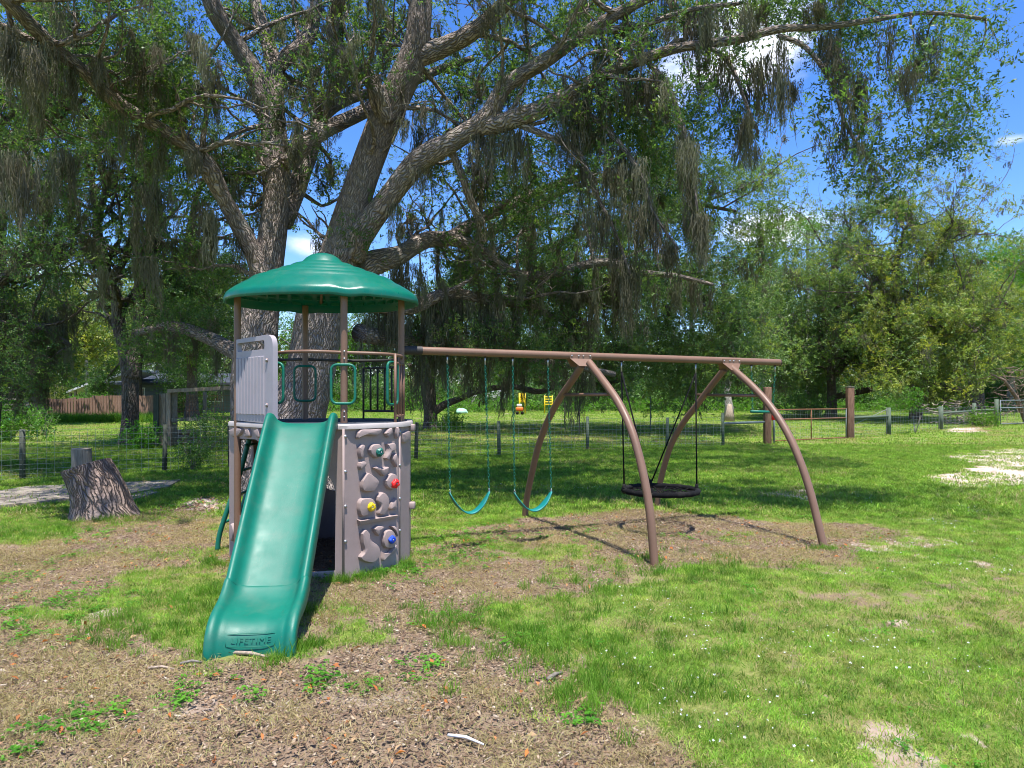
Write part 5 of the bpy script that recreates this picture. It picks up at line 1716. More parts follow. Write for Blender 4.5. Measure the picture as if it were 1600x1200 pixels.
def yard():
    # slab
    P = [groundpt(*p) for p in ((-60, 781), (40, 764), (130, 760), (282, 753), (262, 764), (225, 771), (190, 777), (110, 784), (-60, 800))]
    mb = MB()
    n = len(P)
    z1, z0 = .05, -.06
    mb.add([(p.x, p.y, z1) for p in P] + [(p.x, p.y, z0) for p in P], [tuple(range(n - 1, -1, -1))[::-1]] + [(i, (i + 1) % n, n + (i + 1) % n, n + i)[::-1] for i in range(n)])
    o = mb.build('concrete_path', M['concrete'], None, smooth=False)
    o['kind'] = 'structure'
    P = [groundpt(*p) for p in ((196, 780), (238, 770), (248, 773), (205, 785))]
    mb = MB()
    mb.add([(p.x, p.y, .045) for p in P] + [(p.x, p.y, -.05) for p in P], [(0, 1, 2, 3), (0, 4, 5, 1), (1, 5, 6, 2), (2, 6, 7, 3), (3, 7, 4, 0)])
    o = mb.build('concrete_path', M['concrete'], None, smooth=False); o['kind'] = 'structure'
    # big leaning stump
    b = groundpt(162, 806)
    r = tag(empty('tree_stump', (b.x, b.y, 0)), 'thick leaning tree stump with deep ridged bark and sawn top by the wire fence', 'stump')
    Z = b.y
    prof = [(163, 812, 104), (163, 800, 92), (160, 785, 82), (154, 765, 75), (147, 748, 71), (140, 735, 68), (135, 727, 66)]
    Q = smoothpath([(*W(a, c, Z), w / 2 / F * Z) for a, c, w in prof], 9)
    nseg = 110
    V = []; Fc = []; UV = []
    m_ = len(Q)
    top_tilt = .10
    for i, q in enumerate(Q):
        t = i / (m_ - 1)
        for j in range(nseg):
            a = 2 * math.pi * j / nseg
            # ridges running up the trunk, split and joined by noise
            L_ = t * .8
            w1 = mnoise.noise(Vector((math.cos(a) * 2.2, math.sin(a) * 2.2, L_ * 2.2)))
            rid = abs(math.sin(a * 15 + w1 * 5 + L_ * 4)) ** .6
            rid2 = mnoise.noise(Vector((math.cos(a) * 9, math.sin(a) * 9, L_ * 9)))
            rr = q[3] * (1 + .02 * rid + .035 * rid2 + .06 * mnoise.noise(Vector((math.cos(a) * 1.3, math.sin(a) * 1.3, L_))))
            if t < .2:
                rr *= 1 + .18 * (1 - t / .2) * max(0, math.sin(a * 3 + 1))
            V.append((q[0] + rr * math.cos(a), q[1] + rr * math.sin(a), q[2] + t * top_tilt * math.cos(a) * 1.0))
    for i in range(m_ - 1):
        for j in range(nseg):
            k = (j + 1) % nseg
            Fc.append((i * nseg + j, i * nseg + k, (i + 1) * nseg + k, (i + 1) * nseg + j))
            c = 2.0 / nseg
            UV += [(j * c, i * .016), ((j + 1) * c, i * .016), ((j + 1) * c, (i + 1) * .016), (j * c, (i + 1) * .016)]
    mb = MB(); mb.add(V, Fc, UV)
    mb.build('bark', M['stump'], r)
    mb = MB()
    top = V[-nseg:]
    c = np.mean(np.array(top), 0)
    ring = [tuple(c + (np.array(p) - c) * .93 + np.array([0, 0, .004])) for p in top]
    mb.add(top + ring, [(j, (j + 1) % nseg, nseg + (j + 1) % nseg, nseg + j) for j in range(nseg)] + [tuple(range(nseg, 2 * nseg))])
    mb.build('sawn_top', M['greywood'], r, smooth=False)
    # short round post behind it
    p = groundpt(131, 778)
    Z = p.y
    t0 = W(127, 702, Z)
    r = tag(empty('log_post', (p.x, p.y, 0)), 'short thick grey post peeking up behind the leaning stump', 'post')
    MB().tube([(t0.x + .04, Z, 0), (t0.x + .02, Z, t0.z * .5), (t0.x, Z, t0.z)], [.16, .15, .145], 18, False, False, .08, 3, 5).build('post', M['greywood'], r)
    MB().tube([(t0.x, Z, t0.z), (t0.x, Z, t0.z + .02)], [.15, .13], 18, True).build('end_cap', M['concrete'], r)
    # blue thing at the left edge
    p = G(4, 27.5)
    r = tag(empty('play_table', tuple(p)), 'bright blue plastic sandbox lid resting among flowers at the left edge', 'sandbox')
    a = W(0, 657, 27.5)
    MB().lathe([(0, .10), (.25, .09), (.36, .05), (.38, 0), (.36, -.04)], (a.x, a.y, a.z), 24).build('lid', M['cyan'], r)
    MB().tube([(a.x, a.y, p.z), (a.x, a.y, a.z)], [.2, .26], 12).build('base', M['cyan'], r)
    # utility pole
    p = G(137, 60); top = W(132, 438, 60)
    r = tag(empty('utility_pole', tuple(p)), 'grey utility pole with a crossarm rising over the trees at the left', 'utility pole')
    MB().tube([p, (top.x, top.y, top.z)], [.19, .13], 10).build('pole', M['insul'], r)
    MB().beam(W(110, 443, 60), W(150, 446, 60), .12, .14).build('crossarm', M['greywood'], r, smooth=False)
    for px in (112, 124, 146):
        q = W(px, 441, 60)
        MB().tube([q, q + Vector((0, 0, .18)), q + Vector((0, 0, .3))], [.05, .08, .04], 8).build('insulator', M['galv'], r)
    # play things far behind the swings
    for (px, py0, py1, w, Z, m_, lab, cat, nm) in ((816, 614, 629, 9, 56, 'yellow', 'yellow upright plastic panel far beyond the second swing', 'play panel', 'yellow_kiosk'),
                                            (857, 618, 634, 12, 56, 'yellow', 'small yellow box frame far off left of the near swing frame', 'play frame', 'yellow_climber')):
        p = G(px, Z); a = W(px, py0, Z); c = W(px, py1, Z)
        r = tag(empty(nm, tuple(p)), lab, cat)
        ww = w / F * Z
        zb = max(c.z, p.z + .05)
        for sx in (-1, 1):
            MB().tube([(a.x + sx * ww / 2, Z, p.z), (a.x + sx * ww / 2, Z, a.z)], .05, 8).build('upright', M[m_], r)
        mb = MB()
        for k in range(4):
            mb.box((a.x, Z, zb + (a.z - zb) * (k + .5) / 4), (ww, .08, (a.z - zb) / 4 * (.98 if m_ == 'yellow' and nm == 'yellow_kiosk' else .45)))
        mb.build('panel', M[m_], r, bevel=.02)
    p = G(812, 54)
    r = tag(empty('toy_car', tuple(p)), 'small orange toy car with white top on the lawn edge far beyond the second swing', 'toy car')
    MB().box(p + Vector((0, 0, .45)), (.62, .5, .34)).build('body', M['orange'], r, bevel=.1)
    MB().box(p + Vector((-.03, 0, .74)), (.42, .4, .22)).build('top', M['white'], r, bevel=.08)
    for sx in (-.2, .2):
        q = p + Vector((sx, -.25, .14))
        MB().tube([q + Vector((0, -.04, 0)), q + Vector((0, .04, 0))], .13, 14).build('wheel', M['black'], r)
    # small white caravan / trailer behind
    p = G(765, 66)
    r = tag(empty('trailer', tuple(p)), 'white camper trailer mostly hidden by moss behind the second swing chain', 'trailer')
    MB().box(p + Vector((0, 0, 1.35)), (3.6, 2.2, 1.9)).build('body', M['white'], r, bevel=.2)
    MB().box(p + Vector((-.7, -1.11, 1.6)), (.9, .04, .6)).build('window', M['glass'], r, smooth=False)
    MB().box(p + Vector((.8, -1.11, 1.25)), (.6, .04, 1.5)).build('door', M['roofsheet'], r, smooth=False)
    for sx in (-.5,):
        q = p + Vector((sx, -1.0, .35))
        MB().tube([q + Vector((0, -.1, 0)), q + Vector((0, .1, 0))], .34, 16).build('wheel', M['black'], r)
    p = G(722, 56)
    r = tag(empty('garden_tub', tuple(p)), 'small pale green upturned tub on the grass beyond the first swing', 'tub')
    V = []; Fc = []
    for i in range(9):
        t = i / 8; w = .5 * math.sin(math.pi * min(1, t * .9 + .12)) ** .6
        for j in range(7):
            a = math.pi * j / 6
            V.append((p.x - .5 + 1.0 * t, p.y + w * math.cos(a), p.z + .04 + .42 * math.sin(a) * (w / .5) ** .5))
    for i in range(8):
        for j in range(6):
            Fc.append((i * 7 + j, i * 7 + j + 1, i * 7 + 8 + j, i * 7 + 7 + j))
    MB().add(V, Fc).build('hull', M['greenmetal'], r, solid=.03).data.materials[0] = plastic('pale_green_paint', (.32, .55, .42), .5)
    # loose sticks, leaves on the mulch: the few that read singly
    random.seed(9)
    for (a, b, rr, m_, nm, lab, cat) in (((700, 1157), (756, 1172), .008, 'white', 'stick', 'thin bleached white stick on the wood chips near the bottom of the view', 'stick'),
                                   ((365, 1026), (420, 1034), .012, 'tanwood', 'stick', 'flat tan stick lying right against the foot of the slide', 'stick'),
                                   ((856, 1066), (878, 1055), .014, 'greywood', 'stick', 'short dark stick at the edge where chips meet green lawn', 'stick'),
                                   ((282, 1042), (316, 1041), .010, 'greywood', 'stick', 'dark twig left of the slide foot', 'stick'),
                                   ((232, 1050), (272, 1052), .009, 'tanwood', 'stick', 'pale crooked twig just left of the dark twig by the slide', 'stick')):
        A = groundpt(*a); B = groundpt(*b)
        A.z = float(gz(A.x, A.y)) + .012; B.z = float(gz(B.x, B.y)) + .016
        mid = (A + B) / 2 + Vector((0, .01, .008))
        o = MB().tube([A, mid, B], [rr, rr * .9, rr * .5], 7, True, False, .3, 4, 30).build(nm, M[m_], None, origin=A)
        tag(o, lab, cat)


yard()


# ------------------------------------------------------------------ the play set
DECK = 1.41
V1 = (-2.94, 7.10); V2 = (-2.267, 6.45); V4 = (-1.533, 6.22); V5 = (-1.121, 6.72); V6 = (-1.056, 7.04)
V7 = (-1.15, 7.75); V8 = (-1.6, 8.15); V9 = (-2.4, 8.15); V10 = (-2.9, 7.7)
RING = [V1, V2, V4, V5, V6, V7, V8, V9, V10]
ROOT = tag(empty('play_set', (-2.0, 7.15, 0)), 'taupe climbing tower with green domed roof and slide, joined to a brown arched swing frame', 'play set')


def rounded(poly, rad, n=4):
    """2-D polygon with rounded corners"""
    out = []
    m = len(poly)
    for i in range(m):
        p0 = Vector(poly[i - 1]); p1 = Vector(poly[i]); p2 = Vector(poly[(i + 1) % m])
        r = rad[i] if hasattr(rad, '__len__') else rad
        a = (p0 - p1); b = (p2 - p1)
        r = min(r, a.length * .48, b.length * .48)
        if r < 1e-4:
            out.append(tuple(p1)); continue
        A = p1 + a.normalized() * r; B = p1 + b.normalized() * r
        for k in range(n + 1):
            t = k / n
            q = A * (1 - t) ** 2 + p1 * 2 * t * (1 - t) + B * t * t
            out.append((q.x, q.y))
    return out


def face_frame(A, B):
    A = Vector((*A, 0)); B = Vector((*B, 0))
    x = (B - A).normalized(); nrm = Vector((x.y, -x.x, 0))
    return A, x, nrm, (B - A).length


def plate(A, B, outer, holes, thick, name, m, parent, off=0.0, bevel=.008, extra=None):
    """flat panel on the vertical plane A-B from a 2-D outline (s, z) with holes"""
    A_, x, nrm, L_ = face_frame(A, B)
    bm = bmesh.new()
    edges = []
    for loop in [outer] + holes:
        vs_ = [bm.verts.new((s_, z, 0)) for s_, z in loop]
        for i in range(len(vs_)):
            edges.append(bm.edges.new((vs_[i], vs_[(i + 1) % len(vs_)])))
    res = bmesh.ops.triangle_fill(bm, use_beauty=True, use_dissolve=False, edges=edges)
    faces = [g for g in res['geom'] if isinstance(g, bmesh.types.BMFace)]
    bmesh.ops.recalc_face_normals(bm, faces=bm.faces[:])
    ext = bmesh.ops.extrude_face_region(bm, geom=bm.faces[:])
    vs2 = [g for g in ext['geom'] if isinstance(g, bmesh.types.BMVert)]
    bmesh.ops.translate(bm, verts=vs2, vec=(0, 0, -thick))
    bmesh.ops.recalc_face_normals(bm, faces=bm.faces[:])
    bm.verts.index_update()
    V = []
    for v in bm.verts:
        V.append(A_ + x * v.co.x + Vector((0, 0, v.co.y)) + nrm * (v.co.z + off))
    Fc = [tuple(v.index for v in f.verts) for f in bm.faces]
    bm.free()
    mb = MB(); mb.add(V, Fc)
    if extra:
        extra(mb, A_, x, nrm)
    return mb.build(name, m, parent, smooth=True, bevel=bevel, auto=35)


def rock(mb, A_, x, nrm, out2, h=.035):
    """moulded rock: outline in (s,z), domed out of the wall"""
    P = [np.array(p, float) for p in out2]
    Q = [p for p in smoothpath(P + [P[0]], 4)[:-1]]
    Q = np.array(Q); c = Q.mean(0)
    n = len(Q)
    # inset along local normals
    nx = np.roll(Q, -1, 0) - np.roll(Q, 1, 0)
    nv = np.stack([nx[:, 1], -nx[:, 0]], 1); nv /= np.linalg.norm(nv, axis=1)[:, None] + 1e-9
    area = np.sum(Q[:, 0] * np.roll(Q[:, 1], -1) - np.roll(Q[:, 0], -1) * Q[:, 1])
    if area < 0:
        nv = -nv
    size = math.sqrt(abs(area) / 2)
    ins = min(.014, size * .16)
    rings = [(Q, -.006), (Q - nv * ins * .25, h * .6), (Q - nv * ins * .8, h * .95)]
    c2 = c + (Q - nv * ins * 1.2 - c) * .72
    rings.append((c2, h * 1.06)); rings.append((c + (c2 - c) * .4, h * 1.1))
    V = []
    for R, d in rings:
        for s_, z in R:
            V.append(A_ + x * float(s_) + Vector((0, 0, float(z))) + nrm * d)
    V.append(A_ + x * float(c[0]) + Vector((0, 0, float(c[1]))) + nrm * (h * 1.1))
    Fc = []
    for i in range(len(rings) - 1):
        for j in range(n):
            k = (j + 1) % n
            Fc.append((i * n + j, i * n + k, (i + 1) * n + k, (i + 1) * n + j))
    o = (len(rings) - 1) * n
    for j in range(n):
        Fc.append((o + j, o + (j + 1) % n, len(V) - 1))
    mb.add(V, Fc)


def c2(A, B, pts, scale=.25, ox=300, oy=630):
    """outline read off the photo -> (s, z) on the wall plane"""
    A_, x, nrm, L_ = face_frame(A, B)
    out = []
    for a, b in pts:
        p, t = onplane(ox + a * scale, oy + b * scale, A, B)
        out.append((t * L_, p.z))
    return out


ROCKS = [
    [(1020, 185), (1045, 162), (1100, 160), (1165, 157), (1172, 175), (1140, 205), (1080, 203), (1022, 222)],
    [(1190, 188), (1212, 160), (1236, 152), (1238, 190), (1212, 214)],
    [(1260, 152), (1278, 148), (1284, 180), (1270, 222), (1258, 190)],
    [(1030, 275), (1048, 256), (1070, 264), (1060, 300), (1062, 340), (1040, 342), (1030, 310)],
    [(1035, 370), (1055, 358), (1078, 370), (1070, 398), (1042, 415), (1031, 395)],
    [(1095, 292), (1108, 262), (1135, 252), (1166, 258), (1179, 292), (1168, 330), (1140, 344), (1105, 322)],
    [(1206, 252), (1256, 249), (1262, 288), (1238, 300), (1220, 352), (1194, 342), (1210, 295)],
    [(1245, 322), (1265, 312), (1263, 345), (1266, 398), (1250, 380), (1238, 350)],
    [(1120, 402), (1150, 392), (1180, 400), (1216, 396), (1206, 438), (1180, 454), (1150, 426)],
    [(1050, 480), (1080, 436), (1108, 441), (1154, 480), (1148, 512), (1120, 550), (1060, 550), (1046, 520)],
    [(1195, 482), (1230, 438), (1268, 450), (1272, 500), (1240, 542), (1202, 520)],
    [(1030, 620), (1050, 593), (1108, 591), (1134, 620), (1124, 680), (1052, 708), (1029, 670)],
    [(1145, 582), (1178, 554), (1214, 580), (1218, 640), (1188, 694), (1150, 688), (1160, 640), (1142, 612)],
    [(1234, 622), (1262, 588), (1267, 640), (1262, 662), (1226, 660)],
    [(1045, 812), (1070, 786), (1098, 808), (1106, 850), (1156, 892), (1160, 948), (1122, 993), (1062, 988), (1037, 960), (1060, 922), (1050, 870)],
    [(1120, 782), (1150, 762), (1188, 770), (1166, 792), (1154, 828), (1132, 810)],
    [(1180, 832), (1200, 792), (1240, 790), (1260, 830), (1250, 898), (1198, 903), (1179, 870)],
    [(1230, 767), (1262, 770), (1271, 826), (1256, 800)],
    [(1185, 932), (1220, 926), (1258, 878), (1268, 900), (1232, 948), (1182, 983)],
]


def tower():
    top = DECK - .04
    # climbing wall
    A_, x, nrm, L_ = face_frame(V4, V5)

    def rocks(mb, A__, x_, n_):
        for r in ROCKS:
            rock(mb, A__, x_, n_, c2(V4, V5, r), .046)
        led = c2(V4, V5, [(1030, 726), (1268, 690), (1270, 712), (1034, 758)])
        P = [A__ + x_ * s_ + Vector((0, 0, z)) for s_, z in led]
        mb.add([p - n_ * .004 for p in P] + [P[0] + n_ * .05 - Vector((0, 0, .012)), P[1] + n_ * .05 - Vector((0, 0, .012)), P[2] + n_ * .035, P[3] + n_ * .035],
               [(4, 5, 1, 0), (5, 6, 2, 1), (6, 7, 3, 2), (7, 4, 0, 3), (4, 7, 6, 5)])
    wall = plate(V4, V5, [(0, -.03), (L_ - .004, -.03), (L_ - .004, top), (0, top)], [], .03, 'climbing_wall', M['taupe'], ROOT, 0, 0, rocks)
    wall['label'] = 'climbing wall with moulded rocks and four coloured grips'
    # grips
    for (cx, cy, col, sz) in ((1150, 305, 'holdgreen', 0.039), (1248, 500, 'red', 0.043), (1097, 645, 'yellow', 0.041), (1226, 848, 'blue', 0.039)):
        p, t = onplane(300 + cx / 4, 630 + cy / 4, V4, V5)
        bm = bmesh.new()
        bmesh.ops.create_icosphere(bm, subdivisions=3, radius=1)
        random.seed(cx)
        for v in bm.verts:
            d = v.co.normalized()
            r = 1 + .34 * mnoise.noise(d * 1.9 + Vector((cx, 0, 0))) + .16 * mnoise.noise(d * 4)
            rad_ = math.hypot(d.x, d.y)
            hole = -.5 * math.exp(-(rad_ / .28) ** 2) if d.z > 0 else 0
            v.co = d * r
            v.co.z = v.co.z * .8 + hole
        q = nrm.to_track_quat('Z', 'Y')
        V = [p + nrm * .055 + q @ (v.co * sz) for v in bm.verts]
        bm.verts.index_update()
        mb = MB(); mb.add(V, [tuple(v.index for v in f.verts) for f in bm.faces]); bm.free()
        g = mb.build('climbing_grip', M[col], wall)
        g['label'] = {'holdgreen': 'dark green climbing grip', 'red': 'red climbing grip', 'yellow': 'yellow climbing grip', 'blue': 'blue climbing grip'}[col]
        MB().tube([p + nrm * .05, p + nrm * .082], .007, 10).build('bolt', M['steel'], g)
    # front panel with the arched doorway under the slide
    A2, x2, n2, L2 = face_frame(V2, V4)
    op = c2(V2, V4, [(600, 1066), (892, 1048), (895, 560), (880, 500), (850, 455), (800, 425), (740, 418), (640, 430), (590, 480), (580, 560)])
    op = [(s_, z) for s_, z in op]
    plate(V2, V4, [(0, -.03), (L2 - .003, -.03), (L2 - .003, top), (0, top)], [op], .03, 'doorway_panel', M['taupe'], ROOT, 0, .006)
    # left arched window panel
    A1, x1, n1, L1 = face_frame(V1, V2)
    w1 = c2(V1, V2, [(262, 690), (270, 705), (430, 690), (436, 640), (440, 290), (425, 245), (395, 226), (300, 222), (272, 232), (262, 260)])

    def lrocks(mb, A__, x_, n_):
        for r in ([(243, 168), (270, 152), (300, 152), (323, 160), (318, 190), (290, 212), (256, 204)], [(345, 162), (368, 161), (374, 205), (352, 214), (337, 204), (354, 188)], [(400, 168), (428, 157), (434, 212), (412, 212), (404, 190)],
                  [(245, 760), (262, 750), (275, 800), (262, 860), (247, 840)]):
            rock(mb, A__, x_, n_, c2(V1, V2, r), .03)
    plate(V1, V2, [(0, -.03), (L1 - .003, -.03), (L1 - .003, top), (0, top)], [w1], .03, 'window_panel', M['taupe'], ROOT, 0, .006, lrocks)
    # other sides
    for k, (A, B) in enumerate(((V5, V6), (V6, V7), (V7, V8), (V8, V9), (V9, V10), (V10, V1))):
        a_, xx, nv, l_ = face_frame(A, B)
        holes = []
        if k in (5,):
            holes = [rounded([(l_ * .15, .35), (l_ * .85, .35), (l_ * .85, 1.2), (l_ * .15, 1.2)], .12)]
        if k == 3:
            holes = [rounded([(l_ * .2, .55), (l_ * .8, .55), (l_ * .8, 1.1), (l_ * .2, 1.1)], .12)]

        def rr(mb, A__, x_, n_, k=k, l_=l_):
            random.seed(60 + k)
            if k in (2, 4):
                for i in range(3):
                    cx, cz = random.uniform(.15, .85) * l_, .12 + i * .17
                    s_ = random.uniform(.05, .07)
                    rock(mb, A__, x_, n_, [(cx + s_ * random.uniform(.6, 1.1) * math.cos(a), cz + s_ * .9 * random.uniform(.6, 1.1) * math.sin(a)) for a in np.linspace(0, 5.4, 7)], .03)
            if k == 0:
                rock(mb, A__, x_, n_, [(l_ * .2, 1.30), (l_ * .8, 1.32), (l_ * .85, 1.22), (l_ * .3, 1.2)], .03)
        plate(A, B, [(0, -.03), (l_ - .003, -.03), (l_ - .003, top), (0, top)], holes, .03, 'side_panel', M['taupe'], ROOT, 0, .006, rr)
    # vertical seam flanges with bolts
    for (px, ys, A, B) in ((536.5, (682, 737, 791, 846), V4, V5), (624, (675, 727, 779, 829), V5, V6)):
        p0, t = onplane(px, 700, A, B)
        f = MB().tube([(p0.x, p0.y, 0), (p0.x, p0.y, top)], .012, 8).build('corner_flange', M['taupe'], ROOT)
        a_, xx, nv, l_ = face_frame(A, B)
        for y in ys:
            p, t = onplane(px + (2.5 if A == V4 else 0), y, A, B)
            if A == V4:
                pass
            MB().tube([p, p + nv * .014], .016, 12).build('bolt', M['steel'], f)
    # little box-shaped lugs at the right edge
    for (py) in (668, 790):
        p = W(639, py, 7.04)
        MB().box(p + Vector((.03, .02, 0)), (.06, .09, .07)).build('lug', M['taupe'], ROOT, bevel=.012)
    # deck
    cen = Vector((sum(p[0] for p in RING) / 9, sum(p[1] for p in RING) / 9))
    big = [tuple(cen + (Vector(p) - cen) * 1.035) for p in RING]
    outl = rounded(big, .12, 5)
    n = len(outl)
    mb = MB()
    inn = [tuple(cen + (Vector(p) - cen) * .985) for p in outl]
    V = [(*p, DECK - .045) for p in outl] + [(*p, DECK - .012) for p in outl] + [(*tuple(cen + (Vector(p) - cen) * .99), DECK) for p in outl] + [(*tuple(cen + (Vector(p) - cen) * .93), DECK) for p in outl]
    Fc = []
    for i in range(3):
        for j in range(n):
            k = (j + 1) % n
            Fc.append((i * n + j, i * n + k, (i + 1) * n + k, (i + 1) * n + j))
    Fc.append(tuple(range(n))[::-1])
    mb.add(V, Fc)
    mb.build('deck_rim', M['rim'], ROOT, auto=40)
    mb = MB()
    V = [(*tuple(cen + (Vector(p) - cen) * .93), DECK - .001) for p in outl]
    mb.add(V + [(x_, y_, DECK - .03) for x_, y_, _ in V], [tuple(range(n)), tuple(range(n, 2 * n))[::-1]])
    mb.build('deck_floor', M['roofdark'], ROOT, smooth=False)
    # posts
    posts = {}
    for nm, px, Z in (('l', 371, 6.95), ('f', 537.5, 6.60), ('r', 627, 7.2), ('b', 477, 7.78)):
        x_ = (px - CX) / F * Z
        posts[nm] = (x_, Z)
        zt = 2.70
        po = MB().tube([(x_, Z, 0), (x_, Z, 1.0), (x_, Z, zt)], .034, 18).build('post', M['brown'], ROOT, auto=40)
        if nm == 'f':
            for z in (2.03, 2.10, 1.47, 1.52):
                MB().tube([(x_ + .01, Z - .03, z), (x_ + .012, Z - .042, z)], .008, 8).build('bolt', M['steel'], po)
    # canopy (an oval dome, wider than deep)
    SQ = .74
    c = (-1.985, 7.15, 0)
    prof = []
    pts = [(0, 3.165), (.06, 3.162), (.12, 3.145), (.17, 3.115), (.207, 3.078), (.222, 3.066)]
    prof += pts
    r = .24
    z = 3.06
    # raised ripples then the smooth skirt
    for k in range(51):
        u = k / 50
        rr_ = .24 + .54 * u
        base = 3.054 - .196 * u
        prof.append((rr_, base + .021 * abs(math.sin(math.pi * 4 * u)) - .006))
    prof += [(.85, 2.816), (.93, 2.768), (.985, 2.73), (1.008, 2.712), (1.02, 2.69), (1.025, 2.655), (1.02, 2.632), (1.008, 2.628), (1.0, 2.64), (.985, 2.69), (.9, 2.745), (.72, 2.83), (.55, 2.875), (.3, 2.94), (.1, 2.97), (0, 2.975)]
    prof2 = []
    mb = MB()
    nseg = 96
    V = []
    for (rr_, zz) in prof:
        for j in range(nseg):
            a = 2 * math.pi * j / nseg
            # soft eight-sided skirt with shallow pockets where the posts meet it
            sk = ssm(.6, 1.0, rr_)
            q = .978 * (1 - .010 * sk * (1 - math.cos(8 * a)) * .5)
            dz = 0
            for (x_, y_) in posts.values():
                pa = math.atan2((y_ - c[1]) / SQ, x_ - c[0])
                da = math.atan2(math.sin(a - pa), math.cos(a - pa))
                dz -= .022 * math.exp(-(da / .10) ** 2) * math.exp(-((rr_ - .97) / .06) ** 2)
                dz += .008 * math.exp(-((abs(da) - .17) / .05) ** 2) * math.exp(-((rr_ - .95) / .1) ** 2)
            V.append((c[0] + rr_ * q * math.cos(a), c[1] + SQ * rr_ * q * math.sin(a), zz + dz))
    Fc = [(i * nseg + (j + 1) % nseg, i * nseg + j, (i + 1) * nseg + j, (i + 1) * nseg + (j + 1) % nseg) for i in range(len(prof) - 1) for j in range(nseg)]
    mb.add(V, Fc)
    roof = mb.build('canopy', M['roofgreen'], ROOT)
    # ribs under the canopy
    for k in range(4):
        a = k * math.pi / 2 + .22
        P = [Vector((c[0] + q * math.cos(a), c[1] + SQ * q * math.sin(a), zz)) for q, zz in ((.9, 2.73), (.6, 2.80), (.3, 2.88), (0, 2.90))]
        MB().tube(P, .016, 8).build('roof_rib', M['brown'], roof)
    mb = MB()
    for ring_r, ring_z in ((.38, 2.905), (.52, 2.872), (.66, 2.838), (.8, 2.782), (.9, 2.735)):
        nb_ = int(ring_r * 44)
        for k in range(nb_):
            a = 2 * math.pi * k / nb_
            mb.box((c[0] + ring_r * math.cos(a), c[1] + SQ * ring_r * math.sin(a), ring_z - .012), (.022, ring_r * 6.28 / nb_ * .62, .03), Euler((0, 0, a)).to_matrix())
    mb.build('underside_ribbing', M['greenmetal'], roof, smooth=False)
    # top rails
    RZ = 2.09

    def railpath(L_, z=None):
        return [Vector(p) for p in [tuple(q) for q in smoothpath(L_, 7)]]
    P = railpath([(-2.30, 6.62, RZ), (-1.93, 6.46, RZ + .003), (posts['f'][0], posts['f'][1] - .0, RZ), (-1.28, 6.70, RZ - .005), (-1.14, 6.95, RZ - .01), (posts['r'][0], posts['r'][1], RZ - .02)])
    MB().tube(P, .016, 12).build('guard_rail', M['brown'], ROOT)
    P = railpath([(posts['l'][0], posts['l'][1], RZ), (-2.86, 7.5, RZ), (-2.65, 7.85, RZ), (posts['b'][0], posts['b'][1], RZ), (-1.95, 8.05, RZ), (-1.5, 7.98, RZ), (-1.2, 7.65, RZ), (posts['r'][0], posts['r'][1], RZ)])
    MB().tube(P, .016, 12).build('guard_rail', M['dark'], ROOT)
    # balusters at the back right
    br = []
    for px, Z in ((568, 8.02), (579, 8.0), (590, 7.96), (601, 7.9), (612, 7.78)):
        q = W(px, 570, Z); br.append(q)
    MB().tube([b_ + Vector((0, 0, 2.0 - b_.z)) for b_ in br] + [Vector((-1.2, 7.6, 2.0))], .013, 8).build('baluster_rail', M['dark'], ROOT)
    MB().tube([b_ + Vector((0, 0, 1.50 - b_.z)) for b_ in br] + [Vector((-1.2, 7.6, 1.5))], .013, 8).build('baluster_rail', M['dark'], ROOT)
    for i, b_ in enumerate(br):
        MB().tube([(b_.x, b_.y, DECK if i == 0 else 1.5), (b_.x, b_.y, 2.0)], .012, 8).build('baluster', M['dark'], ROOT)
    # right side balusters
    rs = [Vector(((px - CX) / F * Z, Z, 0)) for px, Z in ((617.5, 6.75), (622, 6.92), (626, 7.02), (630.5, 7.10))]
    for z in (2.0, 1.47):
        MB().tube([r_ + Vector((0, 0, z)) for r_ in rs], .014, 8).build('baluster_rail', M['brown'], ROOT)
    for i, r_ in enumerate(rs):
        MB().tube([r_ + Vector((0, 0, DECK if i == 0 else 1.47)), r_ + Vector((0, 0, RZ if i == 0 else 2.0))], .014, 8).build('baluster', M['brown'], ROOT)

    # green grab loops
    def loop(cx, cy, z0, z1, wd, dirv, m_, nm='grab_handle'):
        d = Vector(dirv).normalized()
        c_ = Vector((cx, cy, (z0 + z1) / 2))
        hw, hh = wd / 2, (z1 - z0) / 2
        pl = rounded([(-hw, -hh), (hw, -hh), (hw, hh), (-hw, hh)], .065, 6)
        P = [c_ + d * a + Vector((0, 0, b)) for a, b in pl]
        P = P + [P[0], P[1]]
        MB().tube(P, .0135, 10, False).build(nm, m_, ROOT)
    fz = lambda py, Z: CH + (HY - py) / F * Z
    loop(posts['f'][0], posts['f'][1] - .035, fz(631, 6.24), fz(567, 6.24), .225, (1, .12, 0), M['greenmetal'])
    loop((424 - CX) / F * 6.5, 6.58, fz(630, 6.55), fz(567, 6.55), .20, (1, -.3, 0), M['greenmetal'])
    loop(posts['b'][0] + .005, posts['b'][1] - .03, fz(626, 7.9), fz(573, 7.9), .235, (1, .1, 0), M['greenmetal'])
    loop((614 - CX) / F * 6.8, 6.78, fz(632, 6.78), fz(566, 6.78), .2, (.35, .95, 0), M['greenmetal'])
    # pale slatted panel on the left
    Pz = lambda py: CH + (HY - py) / F * 6.72
    A_, x1, n1, L1 = face_frame(V1, V2)

    def s_of(px):
        return onplane(px, 600, V1, V2)[1] * L1
    sl, sr = s_of(370.5), s_of(431)
    zb, zt = 1.405, onplane(400, 526, V1, V2)[0].z
    W_ = sr - sl
